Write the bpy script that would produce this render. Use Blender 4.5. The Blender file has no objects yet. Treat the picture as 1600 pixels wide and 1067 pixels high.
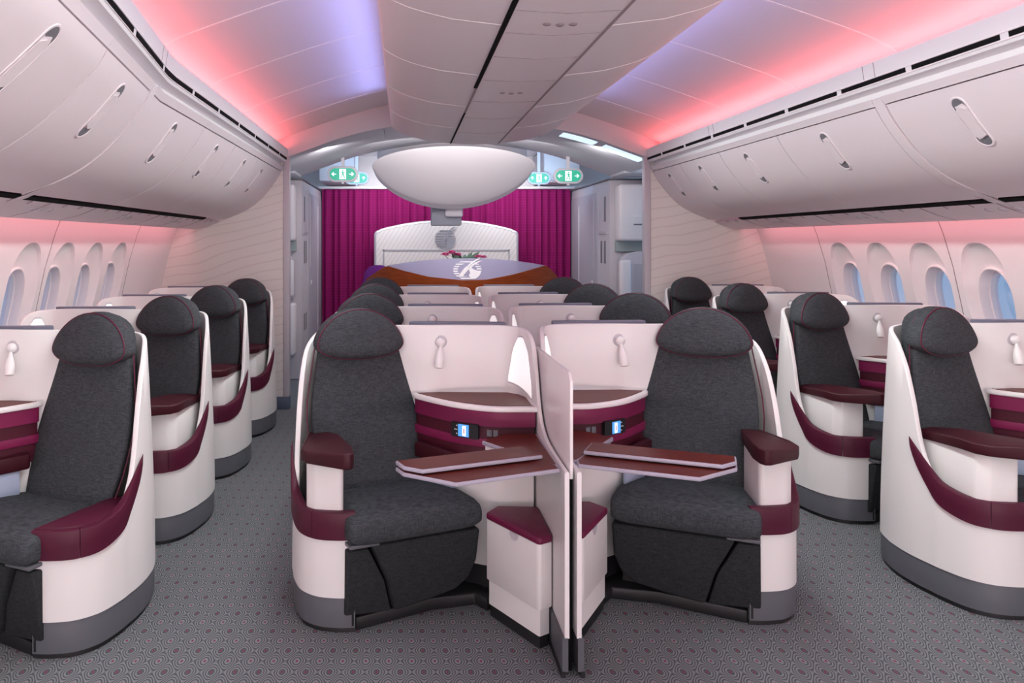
import bpy, bmesh, math, random
from mathutils import Vector, Matrix

random.seed(7)
S = bpy.context.scene
C = S.collection
PI = math.pi
rad = math.radians

# ------------------------------------------------------------------ camera
cam_d = bpy.data.cameras.new('camera')
cam = bpy.data.objects.new('camera', cam_d)
C.objects.link(cam)
cam.location = (-0.60, 0.0, 1.60)
cam.rotation_euler = (rad(90), 0, 0)
cam_d.sensor_width = 36.0
cam_d.lens = 36.0 * 1195.0 / 1600.0
cam_d.shift_x = 168.0 / 1600.0
cam_d.shift_y = -154.5 / 1600.0
cam_d.clip_start = 0.05
S.camera = cam

# ------------------------------------------------------------------ view, world
S.view_settings.view_transform = 'Standard'
S.view_settings.look = 'None'
S.view_settings.exposure = 0.0
S.view_settings.gamma = 1.0
S.view_settings.use_curve_mapping = False
try:
    S.cycles.use_denoising = True
    S.cycles.max_bounces = 8
    S.cycles.diffuse_bounces = 5
    S.cycles.caustics_reflective = False
    S.cycles.caustics_refractive = False
except Exception:
    pass

W = bpy.data.worlds.new('sky')
S.world = W
W.use_nodes = True
nt = W.node_tree
nt.nodes.clear()
tc = nt.nodes.new('ShaderNodeTexCoord')
mp = nt.nodes.new('ShaderNodeMapping')
mp.inputs['Scale'].default_value = (2.0, 2.0, 5.0)
nz = nt.nodes.new('ShaderNodeTexNoise')
nz.inputs['Scale'].default_value = 1.6
nz.inputs['Detail'].default_value = 5
rp = nt.nodes.new('ShaderNodeValToRGB')
rp.color_ramp.elements[0].position = 0.36
rp.color_ramp.elements[0].color = (0.17, 0.40, 0.68, 1)
rp.color_ramp.elements[1].position = 0.68
rp.color_ramp.elements[1].color = (0.55, 0.60, 0.76, 1)
bg = nt.nodes.new('ShaderNodeBackground')
bg.inputs['Strength'].default_value = 0.9
wo = nt.nodes.new('ShaderNodeOutputWorld')
for a, b in ((tc.outputs['Generated'], mp.inputs['Vector']), (mp.outputs['Vector'], nz.inputs['Vector']),
             (nz.outputs['Fac'], rp.inputs['Fac']), (rp.outputs['Color'], bg.inputs['Color']),
             (bg.outputs['Background'], wo.inputs['Surface'])):
    nt.links.new(a, b)


def area(name, loc, direction, sx, sy, power, color, long_axis=(0, 1, 0), spread=180):
    d = bpy.data.lights.new(name, 'AREA')
    d.shape = 'RECTANGLE'
    d.size = sx
    d.size_y = sy
    d.energy = power
    d.color = color
    d.spread = rad(spread)
    o = bpy.data.objects.new(name, d)
    z = -Vector(direction).normalized()
    y = Vector(long_axis)
    y = (y - z * y.dot(z)).normalized()
    x = y.cross(z)
    m = Matrix((x, y, z)).transposed().to_4x4()
    m.translation = Vector(loc)
    o.matrix_world = m
    C.objects.link(o)
    return o


# cabin lamps: coral cove strips, blue strips on the centre lockers, side wall wash,
# lamps over the aisles, vestibule lamps; added fill lights behind the viewer and for bar, curtain, cabinets
CORAL = (1.0, 0.12, 0.12)
BLUE = (0.36, 0.40, 1.0)
for s in (-1, 1):
    area('cove_strip_light', (s * 1.81, 2.7, 2.47), (-s * 0.85, 0, 0.52), 0.05, 9.2, 23, CORAL)
    area('locker_strip_light', (s * 0.70, 2.3, 2.715), (s * 0.86, 0, 0.51), 0.05, 8.4, 11, BLUE, spread=108)
    area('sidewall_wash_light', (s * 2.63, 2.7, 1.80), (s * 0.45, 0, -0.9), 0.05, 9.0, 15, (1.0, 0.30, 0.34))
    area('aisle_lamp', (s * 0.69, 2.6, 2.545), (s * 0.62, 0, -0.78), 0.08, 7.8, 54, (0.94, 1.0, 0.97), spread=118)
area('rear_fill_light', (0.0, -1.2, 1.75), (0.0, 1.0, 0.18), 4.6, 1.1, 40, (0.80, 1.0, 0.92), (0, 0, 1))  # added fill panel, hangs free behind the viewer, no cabin fixture
area('rear_fill_uplight', (0.0, -1.85, 0.45), (0.0, 0.80, 0.60), 4.0, 0.3, 64, (1.0, 0.76, 0.80), (0, 0, 1), spread=120)  # added low pink fill to brighten the locker undersides, no real lamp there
area('vestibule_lamp', (0.0, 8.15, 2.60), (0, 0.75, -0.66), 2.0, 0.3, 9, (1.0, 0.97, 0.97), (0, 0, 1))
area('bar_fill_light', (0.0, 6.85, 2.52), (0, 0.68, -0.73), 0.9, 0.08, 9, (1.0, 0.96, 0.95), (0, 0, 1), spread=100)  # added fill light to brighten the bar front and emblem
for s in (-1, 1):
    area('curtain_fill_light', (s * 0.95, 10.25, 2.44), (0, 0.62, -0.78), 1.2, 0.12, 12, (1.0, 0.95, 0.97), (0, 1, 0))  # added fill lights that brighten the curtain, no fixture there
    area('cabinet_fill_light', (s * 1.35, 7.60, 2.52), (s * 0.30, 0.75, -0.60), 0.5, 0.06, 7, (1.0, 0.95, 0.97), (0, 1, 0))  # added pair of fill lights to lift the dark cabinets
    area('vestibule_blue_lamp', (s * 1.1, 9.6, 2.36), (0, 0.7, 0.7), 0.8, 0.1, 7, (0.50, 0.75, 1.0), (0, 0, 1))


# ------------------------------------------------------------------ materials
def mat(name, col, rough=0.5, metal=0.0, spec=None, coat=0.0, emit=None, estr=0.0):
    m = bpy.data.materials.new(name)
    m.use_nodes = True
    b = m.node_tree.nodes['Principled BSDF']
    b.inputs['Base Color'].default_value = (*col, 1)
    b.inputs['Roughness'].default_value = rough
    b.inputs['Metallic'].default_value = metal
    if spec is not None:
        b.inputs['Specular IOR Level'].default_value = spec
    if coat:
        b.inputs['Coat Weight'].default_value = coat
    if emit:
        b.inputs['Emission Color'].default_value = (*emit, 1)
        b.inputs['Emission Strength'].default_value = estr
    return m


def N(m, t, **kw):
    n = m.node_tree.nodes.new(t)
    for k, v in kw.items():
        if k in n.inputs:
            n.inputs[k].default_value = v
        else:
            setattr(n, k, v)
    return n


def L(m, a, b):
    m.node_tree.links.new(a, b)


def ramp(m, src, stops):
    r = N(m, 'ShaderNodeValToRGB')
    e = r.color_ramp.elements
    while len(e) < len(stops):
        e.new(0.5)
    for i, (p, c) in enumerate(stops):
        e[i].position = p
        e[i].color = (*c, 1)
    L(m, src, r.inputs['Fac'])
    return r


def bsdf(m):
    return m.node_tree.nodes['Principled BSDF']


def math_node(m, op, a, b=None):
    n = N(m, 'ShaderNodeMath', operation=op)
    for i, v in enumerate((a, b)):
        if v is None:
            continue
        if isinstance(v, (int, float)):
            n.inputs[i].default_value = v
        else:
            L(m, v, n.inputs[i])
    return n.outputs[0]


def fabric(name, c0, c1, scale=1.0, bump=0.15):
    m = mat(name, c1, 0.9, spec=0.2)
    t = N(m, 'ShaderNodeTexCoord')
    outs = []
    for v in ((420, 420, 36), (36, 36, 420), (45, 45, 45)):
        mpn = N(m, 'ShaderNodeMapping')
        mpn.inputs['Scale'].default_value = [q * scale for q in v]
        L(m, t.outputs['Object'], mpn.inputs['Vector'])
        n = N(m, 'ShaderNodeTexNoise', Scale=1.0, Detail=2.0)
        L(m, mpn.outputs[0], n.inputs['Vector'])
        outs.append(n.outputs['Fac'])
    s1 = math_node(m, 'ADD', outs[0], outs[1])
    s2 = math_node(m, 'ADD', s1, math_node(m, 'MULTIPLY', outs[2], 0.15))
    s3 = math_node(m, 'DIVIDE', s2, 2.15)
    r = ramp(m, s3, [(0.40, c0), (0.60, c1)])
    L(m, r.outputs['Color'], bsdf(m).inputs['Base Color'])
    bp = N(m, 'ShaderNodeBump', Strength=bump, Distance=0.002)
    L(m, s3, bp.inputs['Height'])
    L(m, bp.outputs[0], bsdf(m).inputs['Normal'])
    return m


def wood(name, c0, c1, axis=(3, 60, 60), rough=0.3):
    m = mat(name, c1, rough, spec=0.18)
    t = N(m, 'ShaderNodeTexCoord')
    mpn = N(m, 'ShaderNodeMapping')
    mpn.inputs['Scale'].default_value = axis
    L(m, t.outputs['Object'], mpn.inputs['Vector'])
    n = N(m, 'ShaderNodeTexNoise', Scale=2.5, Detail=4.0)
    L(m, mpn.outputs[0], n.inputs['Vector'])
    r = ramp(m, n.outputs['Fac'], [(0.3, c0), (0.7, c1)])
    L(m, r.outputs['Color'], bsdf(m).inputs['Base Color'])
    return m


M_WHITE = mat('white_shell_plastic', (0.80, 0.785, 0.775), 0.38)
M_RIM = mat('white_rim_plastic', (0.86, 0.84, 0.83), 0.3)
M_PANEL = mat('white_wall_plastic', (0.82, 0.78, 0.79), 0.5)
M_BIN = mat('pale_locker_plastic', (0.76, 0.69, 0.72), 0.45)
M_TRIM = mat('bright_trim_plastic', (0.84, 0.82, 0.84), 0.45)
M_DOME = mat('matt_ceiling_plastic', (0.80, 0.78, 0.80), 0.8, spec=0.1)
M_SEAM = mat('seam_dark', (0.30, 0.24, 0.26), 0.7)
M_BLACK = mat('black_gap', (0.006, 0.006, 0.007), 0.8, spec=0.1)
M_BLACKPL = mat('black_plastic', (0.012, 0.012, 0.014), 0.5)  # plain black plastic for bases, kicks, linings and the handset
M_FAB = fabric('charcoal_tweed', (0.031, 0.035, 0.040), (0.068, 0.075, 0.083))
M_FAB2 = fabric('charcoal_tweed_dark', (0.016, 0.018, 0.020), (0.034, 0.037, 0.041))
M_PIPE = mat('burgundy_piping', (0.09, 0.006, 0.028), 0.5)
M_BURG = mat('burgundy_leather', (0.070, 0.004, 0.022), 0.48, spec=0.35)
M_BURGD = mat('burgundy_leather_dark', (0.042, 0.004, 0.010), 0.5, spec=0.3)
M_MAG = mat('magenta_fascia', (0.20, 0.009, 0.068), 0.5)
M_MAGD = mat('dark_burgundy_recess', (0.07, 0.006, 0.018), 0.5)
M_CUSH = mat('magenta_cushion', (0.15, 0.006, 0.048), 0.55)
M_PLINTH = mat('grey_kick_strip', (0.10, 0.105, 0.12), 0.5)
M_WOOD = wood('red_brown_wood', (0.085, 0.013, 0.009), (0.150, 0.026, 0.018), rough=0.38)
M_BARWOOD = wood('bar_wood', (0.17, 0.030, 0.006), (0.24, 0.052, 0.013), (3, 3, 40))
M_EDGE = mat('pale_table_edge', (0.40, 0.38, 0.46), 0.35)
M_LAMP = mat('lamp_white', (0.85, 0.83, 0.82), 0.3)
M_METAL = mat('pale_metal', (0.62, 0.62, 0.66), 0.35, metal=0.5)
M_MONITOR = mat('blue_grey_shroud', (0.16, 0.17, 0.23), 0.45)
M_NICHE = mat('pale_blue_niche', (0.38, 0.44, 0.58), 0.5)
M_SCREEN = mat('lit_blue_screen', (0.05, 0.2, 0.5), 0.3, emit=(0.10, 0.36, 0.80), estr=0.9)
M_SCREENW = mat('lit_white_screen', (0.8, 0.8, 0.85), 0.3, emit=(0.85, 0.85, 0.95), estr=0.8)
M_RED = mat('red_mark', (0.6, 0.02, 0.04), 0.5)
M_GREYPL = mat('grey_cabinet_plastic', (0.56, 0.53, 0.57), 0.5)
M_GREYD = mat('grey_door_plastic', (0.42, 0.41, 0.46), 0.45)
M_GREYDD = mat('dark_grey_detail', (0.17, 0.17, 0.19), 0.5)
M_ARCH = mat('grey_arch_plastic', (0.60, 0.60, 0.64), 0.6)
M_GREEN = mat('lit_exit_green', (0.0, 0.25, 0.16), 0.4, emit=(0.0, 0.33, 0.20), estr=0.8)
M_GREEN2 = mat('lit_exit_green_pale', (0.05, 0.28, 0.19), 0.4, emit=(0.05, 0.36, 0.24), estr=0.8)
M_SIGNW = mat('lit_exit_white', (0.8, 0.85, 0.85), 0.4, emit=(0.8, 0.9, 0.9), estr=0.9)
M_SIGNF = mat('sign_housing', (0.58, 0.56, 0.60), 0.45)
M_LEDPANEL = mat('lit_pale_panel', (0.7, 0.8, 0.9), 0.4, emit=(0.62, 0.80, 0.95), estr=1.0)
M_GLOWW = mat('lit_frosted_panel', (0.85, 0.84, 0.84), 0.4, emit=(1.0, 0.98, 0.98), estr=0.55)
M_PETAL = mat('pink_petals', (0.55, 0.06, 0.22), 0.6)
M_LEAF = mat('grey_green_leaves', (0.10, 0.18, 0.13), 0.6)
M_PURPLE = fabric('purple_upholstery', (0.10, 0.015, 0.16), (0.16, 0.03, 0.24))
M_SILVER = mat('silver_emblem', (0.34, 0.34, 0.39), 0.35, metal=0.25)
M_EMBW = mat('white_emblem', (0.9, 0.9, 0.92), 0.4, emit=(1, 1, 1), estr=0.0)

# curtain with a fine woven grid
M_CURT = mat('magenta_curtain', (0.24, 0.008, 0.10), 0.8, spec=0.2)
_t = N(M_CURT, 'ShaderNodeTexCoord')
_w = N(M_CURT, 'ShaderNodeTexWave', Scale=14.0, Distortion=0.6)
_w.bands_direction = 'Z'
L(M_CURT, _t.outputs['Object'], _w.inputs['Vector'])
_r = ramp(M_CURT, _w.outputs['Fac'], [(0.0, (0.20, 0.005, 0.080)), (1.0, (0.31, 0.010, 0.135))])
L(M_CURT, _r.outputs['Color'], bsdf(M_CURT).inputs['Base Color'])

# cabin glass
M_GLASS = bpy.data.materials.new('pane_glass')
M_GLASS.use_nodes = True
_n = M_GLASS.node_tree
_n.nodes.clear()
_o = N(M_GLASS, 'ShaderNodeOutputMaterial')
_a = N(M_GLASS, 'ShaderNodeBsdfTransparent')
_a.inputs['Color'].default_value = (0.95, 0.96, 1.0, 1)
_g = N(M_GLASS, 'ShaderNodeBsdfGlossy')
_g.inputs['Roughness'].default_value = 0.05
_x = N(M_GLASS, 'ShaderNodeMixShader')
_x.inputs[0].default_value = 0.08
L(M_GLASS, _a.outputs[0], _x.inputs[1])
L(M_GLASS, _g.outputs[0], _x.inputs[2])
L(M_GLASS, _x.outputs[0], _o.inputs['Surface'])
M_BARGLASS = bpy.data.materials.new('lilac_bar_glass')
M_BARGLASS.use_nodes = True
_n = M_BARGLASS.node_tree
_n.nodes.clear()
_o = N(M_BARGLASS, 'ShaderNodeOutputMaterial')
_a = N(M_BARGLASS, 'ShaderNodeBsdfTransparent')
_a.inputs['Color'].default_value = (0.80, 0.80, 0.92, 1)
_g = N(M_BARGLASS, 'ShaderNodeBsdfPrincipled')
_g.inputs['Base Color'].default_value = (0.50, 0.48, 0.66, 1)
_g.inputs['Roughness'].default_value = 0.12
_x = N(M_BARGLASS, 'ShaderNodeMixShader')
_x.inputs[0].default_value = 0.55
L(M_BARGLASS, _a.outputs[0], _x.inputs[1])
L(M_BARGLASS, _g.outputs[0], _x.inputs[2])
L(M_BARGLASS, _x.outputs[0], _o.inputs['Surface'])

# carpet: wavy concentric lozenges with a red fleck in each
M_CARPET = mat('patterned_carpet', (0.1, 0.1, 0.1), 0.95, spec=0.1)
_t = N(M_CARPET, 'ShaderNodeTexCoord')
_s = N(M_CARPET, 'ShaderNodeSeparateXYZ')
_nz = N(M_CARPET, 'ShaderNodeTexNoise', Scale=60.0, Detail=1.0)
L(M_CARPET, _t.outputs['Object'], _nz.inputs['Vector'])
L(M_CARPET, _t.outputs['Object'], _s.inputs[0])
_cx = math_node(M_CARPET, 'COSINE', math_node(M_CARPET, 'MULTIPLY', _s.outputs[0], 2 * PI / 0.088))
_cy = math_node(M_CARPET, 'COSINE', math_node(M_CARPET, 'MULTIPLY', _s.outputs[1], 2 * PI / 0.15))
_gg = math_node(M_CARPET, 'ADD', _cx, _cy)
_st = math_node(M_CARPET, 'SINE', math_node(M_CARPET, 'MULTIPLY', _gg, 9.6))
_r1 = ramp(M_CARPET, math_node(M_CARPET, 'MULTIPLY_ADD', _st, 0.5), [(0.15, (0.080, 0.087, 0.093)), (0.85, (0.210, 0.222, 0.232))])
_st.node.inputs[0]
_ma = _r1.inputs['Fac'].links[0].from_node
_ma.inputs[2].default_value = 0.5
_dot = math_node(M_CARPET, 'GREATER_THAN', math_node(M_CARPET, 'ABSOLUTE', _gg), 1.955)
_mx = N(M_CARPET, 'ShaderNodeMix', data_type='RGBA')
L(M_CARPET, _dot, _mx.inputs[0])
L(M_CARPET, _r1.outputs['Color'], _mx.inputs[6])
_mx.inputs[7].default_value = (0.23, 0.035, 0.070, 1)
L(M_CARPET, _mx.outputs[2], bsdf(M_CARPET).inputs['Base Color'])

# cream partition skin with fine wavy lines
M_PART = mat('cream_wavy_laminate', (0.8, 0.76, 0.72), 0.6)
_t = N(M_PART, 'ShaderNodeTexCoord')
_w = N(M_PART, 'ShaderNodeTexWave', Scale=3.6, Distortion=5.5, Detail=1.0)
_w.inputs['Detail Scale'].default_value = 0.45
_w.bands_direction = 'Z'
_mp = N(M_PART, 'ShaderNodeMapping')
_mp.inputs['Rotation'].default_value = (0, rad(14), 0)
L(M_PART, _t.outputs['Object'], _mp.inputs['Vector'])
L(M_PART, _mp.outputs[0], _w.inputs['Vector'])
_r = ramp(M_PART, _w.outputs['Fac'], [(0.0, (0.71, 0.66, 0.62)), (0.09, (0.80, 0.755, 0.72))])
L(M_PART, _r.outputs['Color'], bsdf(M_PART).inputs['Base Color'])

# bar back panel skin with slanting dashes
M_DASH = mat('cream_dashed_laminate', (0.8, 0.76, 0.74), 0.6)
_t = N(M_DASH, 'ShaderNodeTexCoord')
_w = N(M_DASH, 'ShaderNodeTexWave', Scale=6.0, Distortion=0.8)
_w.bands_direction = 'X'
_mp = N(M_DASH, 'ShaderNodeMapping')
_mp.inputs['Rotation'].default_value = (0, rad(-32), 0)
L(M_DASH, _t.outputs['Object'], _mp.inputs['Vector'])
L(M_DASH, _mp.outputs[0], _w.inputs['Vector'])
_r = ramp(M_DASH, _w.outputs['Fac'], [(0.0, (0.66, 0.61, 0.59)), (0.16, (0.80, 0.755, 0.73))])
L(M_DASH, _r.outputs['Color'], bsdf(M_DASH).inputs['Base Color'])


# ------------------------------------------------------------------ mesh helpers
MIR = 1            # -1 builds the mirrored hand of a seat
HOOK = None        # optional vertex transform


class MB:
    def __init__(s):
        s.bm = bmesh.new()

    def face(s, vs):
        try:
            return s.bm.faces.new(vs)
        except ValueError:
            return None

    def ring_loft(s, rings, cap0=True, cap1=True, closed=True):
        vv = [[s.bm.verts.new(p) for p in r] for r in rings]
        n = len(vv[0])
        for a, b in zip(vv, vv[1:]):
            for i in range(n if closed else n - 1):
                j = (i + 1) % n
                s.face((a[i], a[j], b[j], b[i]))
        if cap0:
            s.face(list(reversed(vv[0])))
        if cap1:
            s.face(vv[-1])
        return s

    def prism(s, poly, z0, z1, bevel=0.0, seg=2):
        """poly in x,y; z0/z1 numbers or per-point lists"""
        n = len(poly)
        za = z0 if isinstance(z0, (list, tuple)) else [z0] * n
        zb = z1 if isinstance(z1, (list, tuple)) else [z1] * n
        return s.solid([(p[0], p[1], za[i]) for i, p in enumerate(poly)], [(p[0], p[1], zb[i]) for i, p in enumerate(poly)], bevel, seg)

    def solid(s, A, B, bevel=0.0, seg=2):
        t = bmesh.new()
        a = [t.verts.new(p) for p in A]
        b = [t.verts.new(p) for p in B]
        n = len(a)
        t.faces.new(list(reversed(a)))
        t.faces.new(b)
        for i in range(n):
            j = (i + 1) % n
            t.faces.new((a[i], a[j], b[j], b[i]))
        bmesh.ops.recalc_face_normals(t, faces=t.faces)
        if bevel > 0:
            es = [e for e in t.edges if len(e.link_faces) == 2 and e.calc_face_angle(0) > rad(28)]
            bmesh.ops.bevel(t, geom=es, offset=bevel, segments=seg, profile=0.5, affect='EDGES', clamp_overlap=True)
        s.merge(t)
        return s

    def merge(s, t):
        t.verts.index_update()
        mp_ = [s.bm.verts.new(v.co) for v in t.verts]
        for f in t.faces:
            s.face([mp_[v.index] for v in f.verts])
        t.free()

    def box(s, x0, x1, y0, y1, z0, z1, bevel=0.0, seg=2):
        return s.prism([(x0, y0), (x1, y0), (x1, y1), (x0, y1)], z0, z1, bevel, seg)

    def tube(s, pts, r, n=8, closed=False):
        P = [Vector(p) for p in pts]
        rings = []
        m = len(P)
        up = None
        for i in range(m):
            if closed:
                t = (P[(i + 1) % m] - P[i - 1]).normalized()
            else:
                t = (P[min(i + 1, m - 1)] - P[max(i - 1, 0)]).normalized()
            if up is None:
                up = Vector((0, 0, 1)) if abs(t.z) < 0.9 else Vector((1, 0, 0))
            up = (up - t * up.dot(t)).normalized()
            sd = t.cross(up)
            rr = r[i] if isinstance(r, (list, tuple)) else r
            rings.append([P[i] + (up * math.cos(2 * PI * k / n) + sd * math.sin(2 * PI * k / n)) * rr for k in range(n)])
        if closed:
            rings.append(rings[0])
            return s.ring_loft(rings, False, False)
        return s.ring_loft(rings)

    def lathe(s, prof, origin, axis=(0, 0, 1), n=20):
        a = Vector(axis).normalized()
        u = a.orthogonal().normalized()
        v = a.cross(u)
        O = Vector(origin)
        rings = [[O + a * h + (u * math.cos(2 * PI * k / n) + v * math.sin(2 * PI * k / n)) * max(r, 1e-4) for k in range(n)] for r, h in prof]
        return s.ring_loft(rings)

    def build(s, name, m, parent=None, smooth=35, origin=(0, 0, 0), fix=True):
        bm = s.bm
        if fix:
            bmesh.ops.recalc_face_normals(bm, faces=bm.faces)
        if HOOK:
            for v in bm.verts:
                v.co = HOOK(v.co)
        O = Vector(origin)
        for v in bm.verts:
            v.co = v.co - O
        if MIR < 0:
            for v in bm.verts:
                v.co.x = -v.co.x
            bmesh.ops.reverse_faces(bm, faces=bm.faces)
        me = bpy.data.meshes.new(name)
        bm.to_mesh(me)
        bm.free()
        me.materials.append(m)
        if smooth:
            for p in me.polygons:
                p.use_smooth = True
            me.set_sharp_from_angle(angle=rad(smooth))
        o = bpy.data.objects.new(name, me)
        C.objects.link(o)
        if parent:
            o.parent = parent
        else:
            o.location = O
        return o


def tag(o, label, cat, group=None, kind=None):
    o['label'] = label
    o['category'] = cat
    if group:
        o['group'] = group
    if kind:
        o['kind'] = kind
    return o


def struct(o, label, cat):
    return tag(o, label, cat, None, 'structure')


def thing(name, loc, label, cat, group=None):
    o = bpy.data.objects.new(name, None)
    o.empty_display_size = 0.1
    C.objects.link(o)
    o.location = loc
    return tag(o, label, cat, group)


def copy_tree(o, parent=None):
    c = o.copy()
    C.objects.link(c)
    if parent:
        c.parent = parent
    for ch in list(o.children):
        copy_tree(ch, c)
    return c


def catmull(ctrl, per=6):
    """Catmull-Rom through tuples of any length"""
    out = []
    n = len(ctrl)
    for i in range(n - 1):
        p0, p1, p2, p3 = ctrl[max(i - 1, 0)], ctrl[i], ctrl[i + 1], ctrl[min(i + 2, n - 1)]
        for k in range(per):
            t = k / per
            out.append(tuple(0.5 * (2 * b + (c - a) * t + (2 * a - 5 * b + 4 * c - d) * t * t + (-a + 3 * b - 3 * c + d) * t ** 3)
                             for a, b, c, d in zip(p0, p1, p2, p3)))
    out.append(tuple(ctrl[-1]))
    return out


def interp(x, pts):
    if x <= pts[0][0]:
        return pts[0][1]
    for (a, va), (b, vb) in zip(pts, pts[1:]):
        if x <= b:
            return va + (vb - va) * (x - a) / (b - a)
    return pts[-1][1]


def wall_strip(mb, samples, r=0.006, lean=None, nz=6):
    """samples: x, y, z0, z1, outer offset, inner offset -> a thin wall with a rounded rim"""
    n = len(samples)
    rings = []
    for i, (x, y, z0, z1, oo, ii) in enumerate(samples):
        xa, ya = samples[max(i - 1, 0)][:2]
        xb, yb = samples[min(i + 1, n - 1)][:2]
        d = Vector((xb - xa, yb - ya)).normalized()
        nx, ny = -d.y, d.x
        rr = min(r, (oo + ii) * 0.45, max(z1 - z0, 0.002) * 0.45)
        prof = [(oo, z0 + (z1 - rr - z0) * k / nz) for k in range(nz + 1)]
        prof += [(oo - 0.3 * rr, z1 - 0.3 * rr), (oo - rr, z1), (-ii + rr, z1), (-ii + 0.3 * rr, z1 - 0.3 * rr)]
        prof += [(-ii, z1 - rr - (z1 - rr - z0) * k / nz) for k in range(nz + 1)]
        ring = []
        for o, z in prof:
            q = o - (lean(i / (n - 1), z) if lean else 0.0)
            ring.append((x + nx * q, y + ny * q, z))
        rings.append(ring)
    mb.ring_loft(rings)
    return mb


# ------------------------------------------------------------------ emblem (striped roundel with an antelope head)
def flat(mb, pts, y, th, f):
    """pts in 2d -> solid of thickness th facing -y at depth y, mapped by f(x,z)->(x,y,z)"""
    A = [f(p[0], p[1], 0.0) for p in pts]
    B = [f(p[0], p[1], th) for p in pts]
    mb.solid(A, B)
    return mb


HORN1 = [(-0.02, 0.42), (0.25, 0.78), (0.62, 1.12), (1.02, 1.26), (0.68, 1.02), (0.36, 0.70), (0.12, 0.34)]
HORN2 = [(0.14, 0.34), (0.42, 0.68), (0.78, 0.92), (1.08, 1.02), (0.80, 0.80), (0.52, 0.56), (0.28, 0.24)]
FACE = [(-0.02, 0.42), (0.14, 0.30), (0.06, 0.02), (-0.16, -0.36), (-0.38, -0.72), (-0.55, -0.74), (-0.60, -0.60), (-0.42, -0.18), (-0.22, 0.20)]
NECK = [(0.28, 0.26), (0.46, 0.06), (0.78, -0.10), (0.98, -0.22), (0.90, -0.52), (0.72, -0.80), (0.56, -0.94), (0.30, -0.94), (0.10, -0.62), (0.20, -0.30), (0.10, 0.04), (0.14, 0.30)]


def emblem_parts(f, th):
    st = MB()
    for k in range(8):
        z0 = -0.95 + k * 0.25
        z1 = z0 + 0.13
        w0, w1 = math.sqrt(max(0.02, 1.05 - z0 * z0)), math.sqrt(max(0.02, 1.05 - z1 * z1))
        flat(st, [(-w0, z0), (w0, z0), (w1, z1), (-w1, z1)], 0, th * 0.6, f)
    hd = MB()
    for p in (HORN1, HORN2, FACE, NECK):
        flat(hd, p, 0, th, f)
    return st, hd


# ------------------------------------------------------------------ room shell
YB, YP, YC = -2.0, 7.35, 11.0      # rear end, partitions, curtain


def wall_x(z):
    return interp(z, [(0.0, 2.84), (0.5, 2.93), (0.95, 2.96), (1.13, 2.945), (1.45, 2.875), (1.70, 2.80), (1.86, 2.72), (2.1, 2.6)])


fl = MB()
fl.box(-3.2, 3.2, YB, 11.6, -0.05, 0.0)
struct(fl.build('floor', M_CARPET, smooth=0), 'grey cabin carpet of wavy lozenges with red flecks', 'carpet')

DOME = [(1.90, 2.36), (1.90, 2.46), (1.86, 2.54), (1.75, 2.605), (1.5, 2.70), (1.08, 2.84), (0.7, 2.93), (0.3, 2.965)]
DOME = catmull([(p[0], p[1]) for p in DOME], 4)
full = DOME + [(-x, z) for x, z in reversed(DOME)]
c = MB()
c.ring_loft([[(x, y, z) for x, z in full] + [(-x * 1.0, y, 3.05) for x in (1.9, -1.9)] for y in (YB, YP)], False, False)
ceil = struct(c.build('ceiling', M_DOME), 'curved dome ceiling washed coral and violet by hidden strips', 'ceiling')
rb = MB()
for y in (2.0, 2.85, 3.80, 4.75, 5.7, 6.6):
    for s in (-1, 1):
        pts = [(s * x, y, z - 0.001) for x, z in DOME if z > 2.5]
        rb.ring_loft([[(p[0], p[1] - 0.009, p[2] + 0.004), (p[0], p[1] + 0.009, p[2] + 0.004), (p[0], p[1] + 0.009, p[2] - 0.002), (p[0], p[1] - 0.009, p[2] - 0.002)] for p in pts])
rb.build('ceiling_seam', M_TRIM, ceil)

WY = [6.06 - 0.486 * k for k in range(8)]        # window centres
BAY = 0.486


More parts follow.
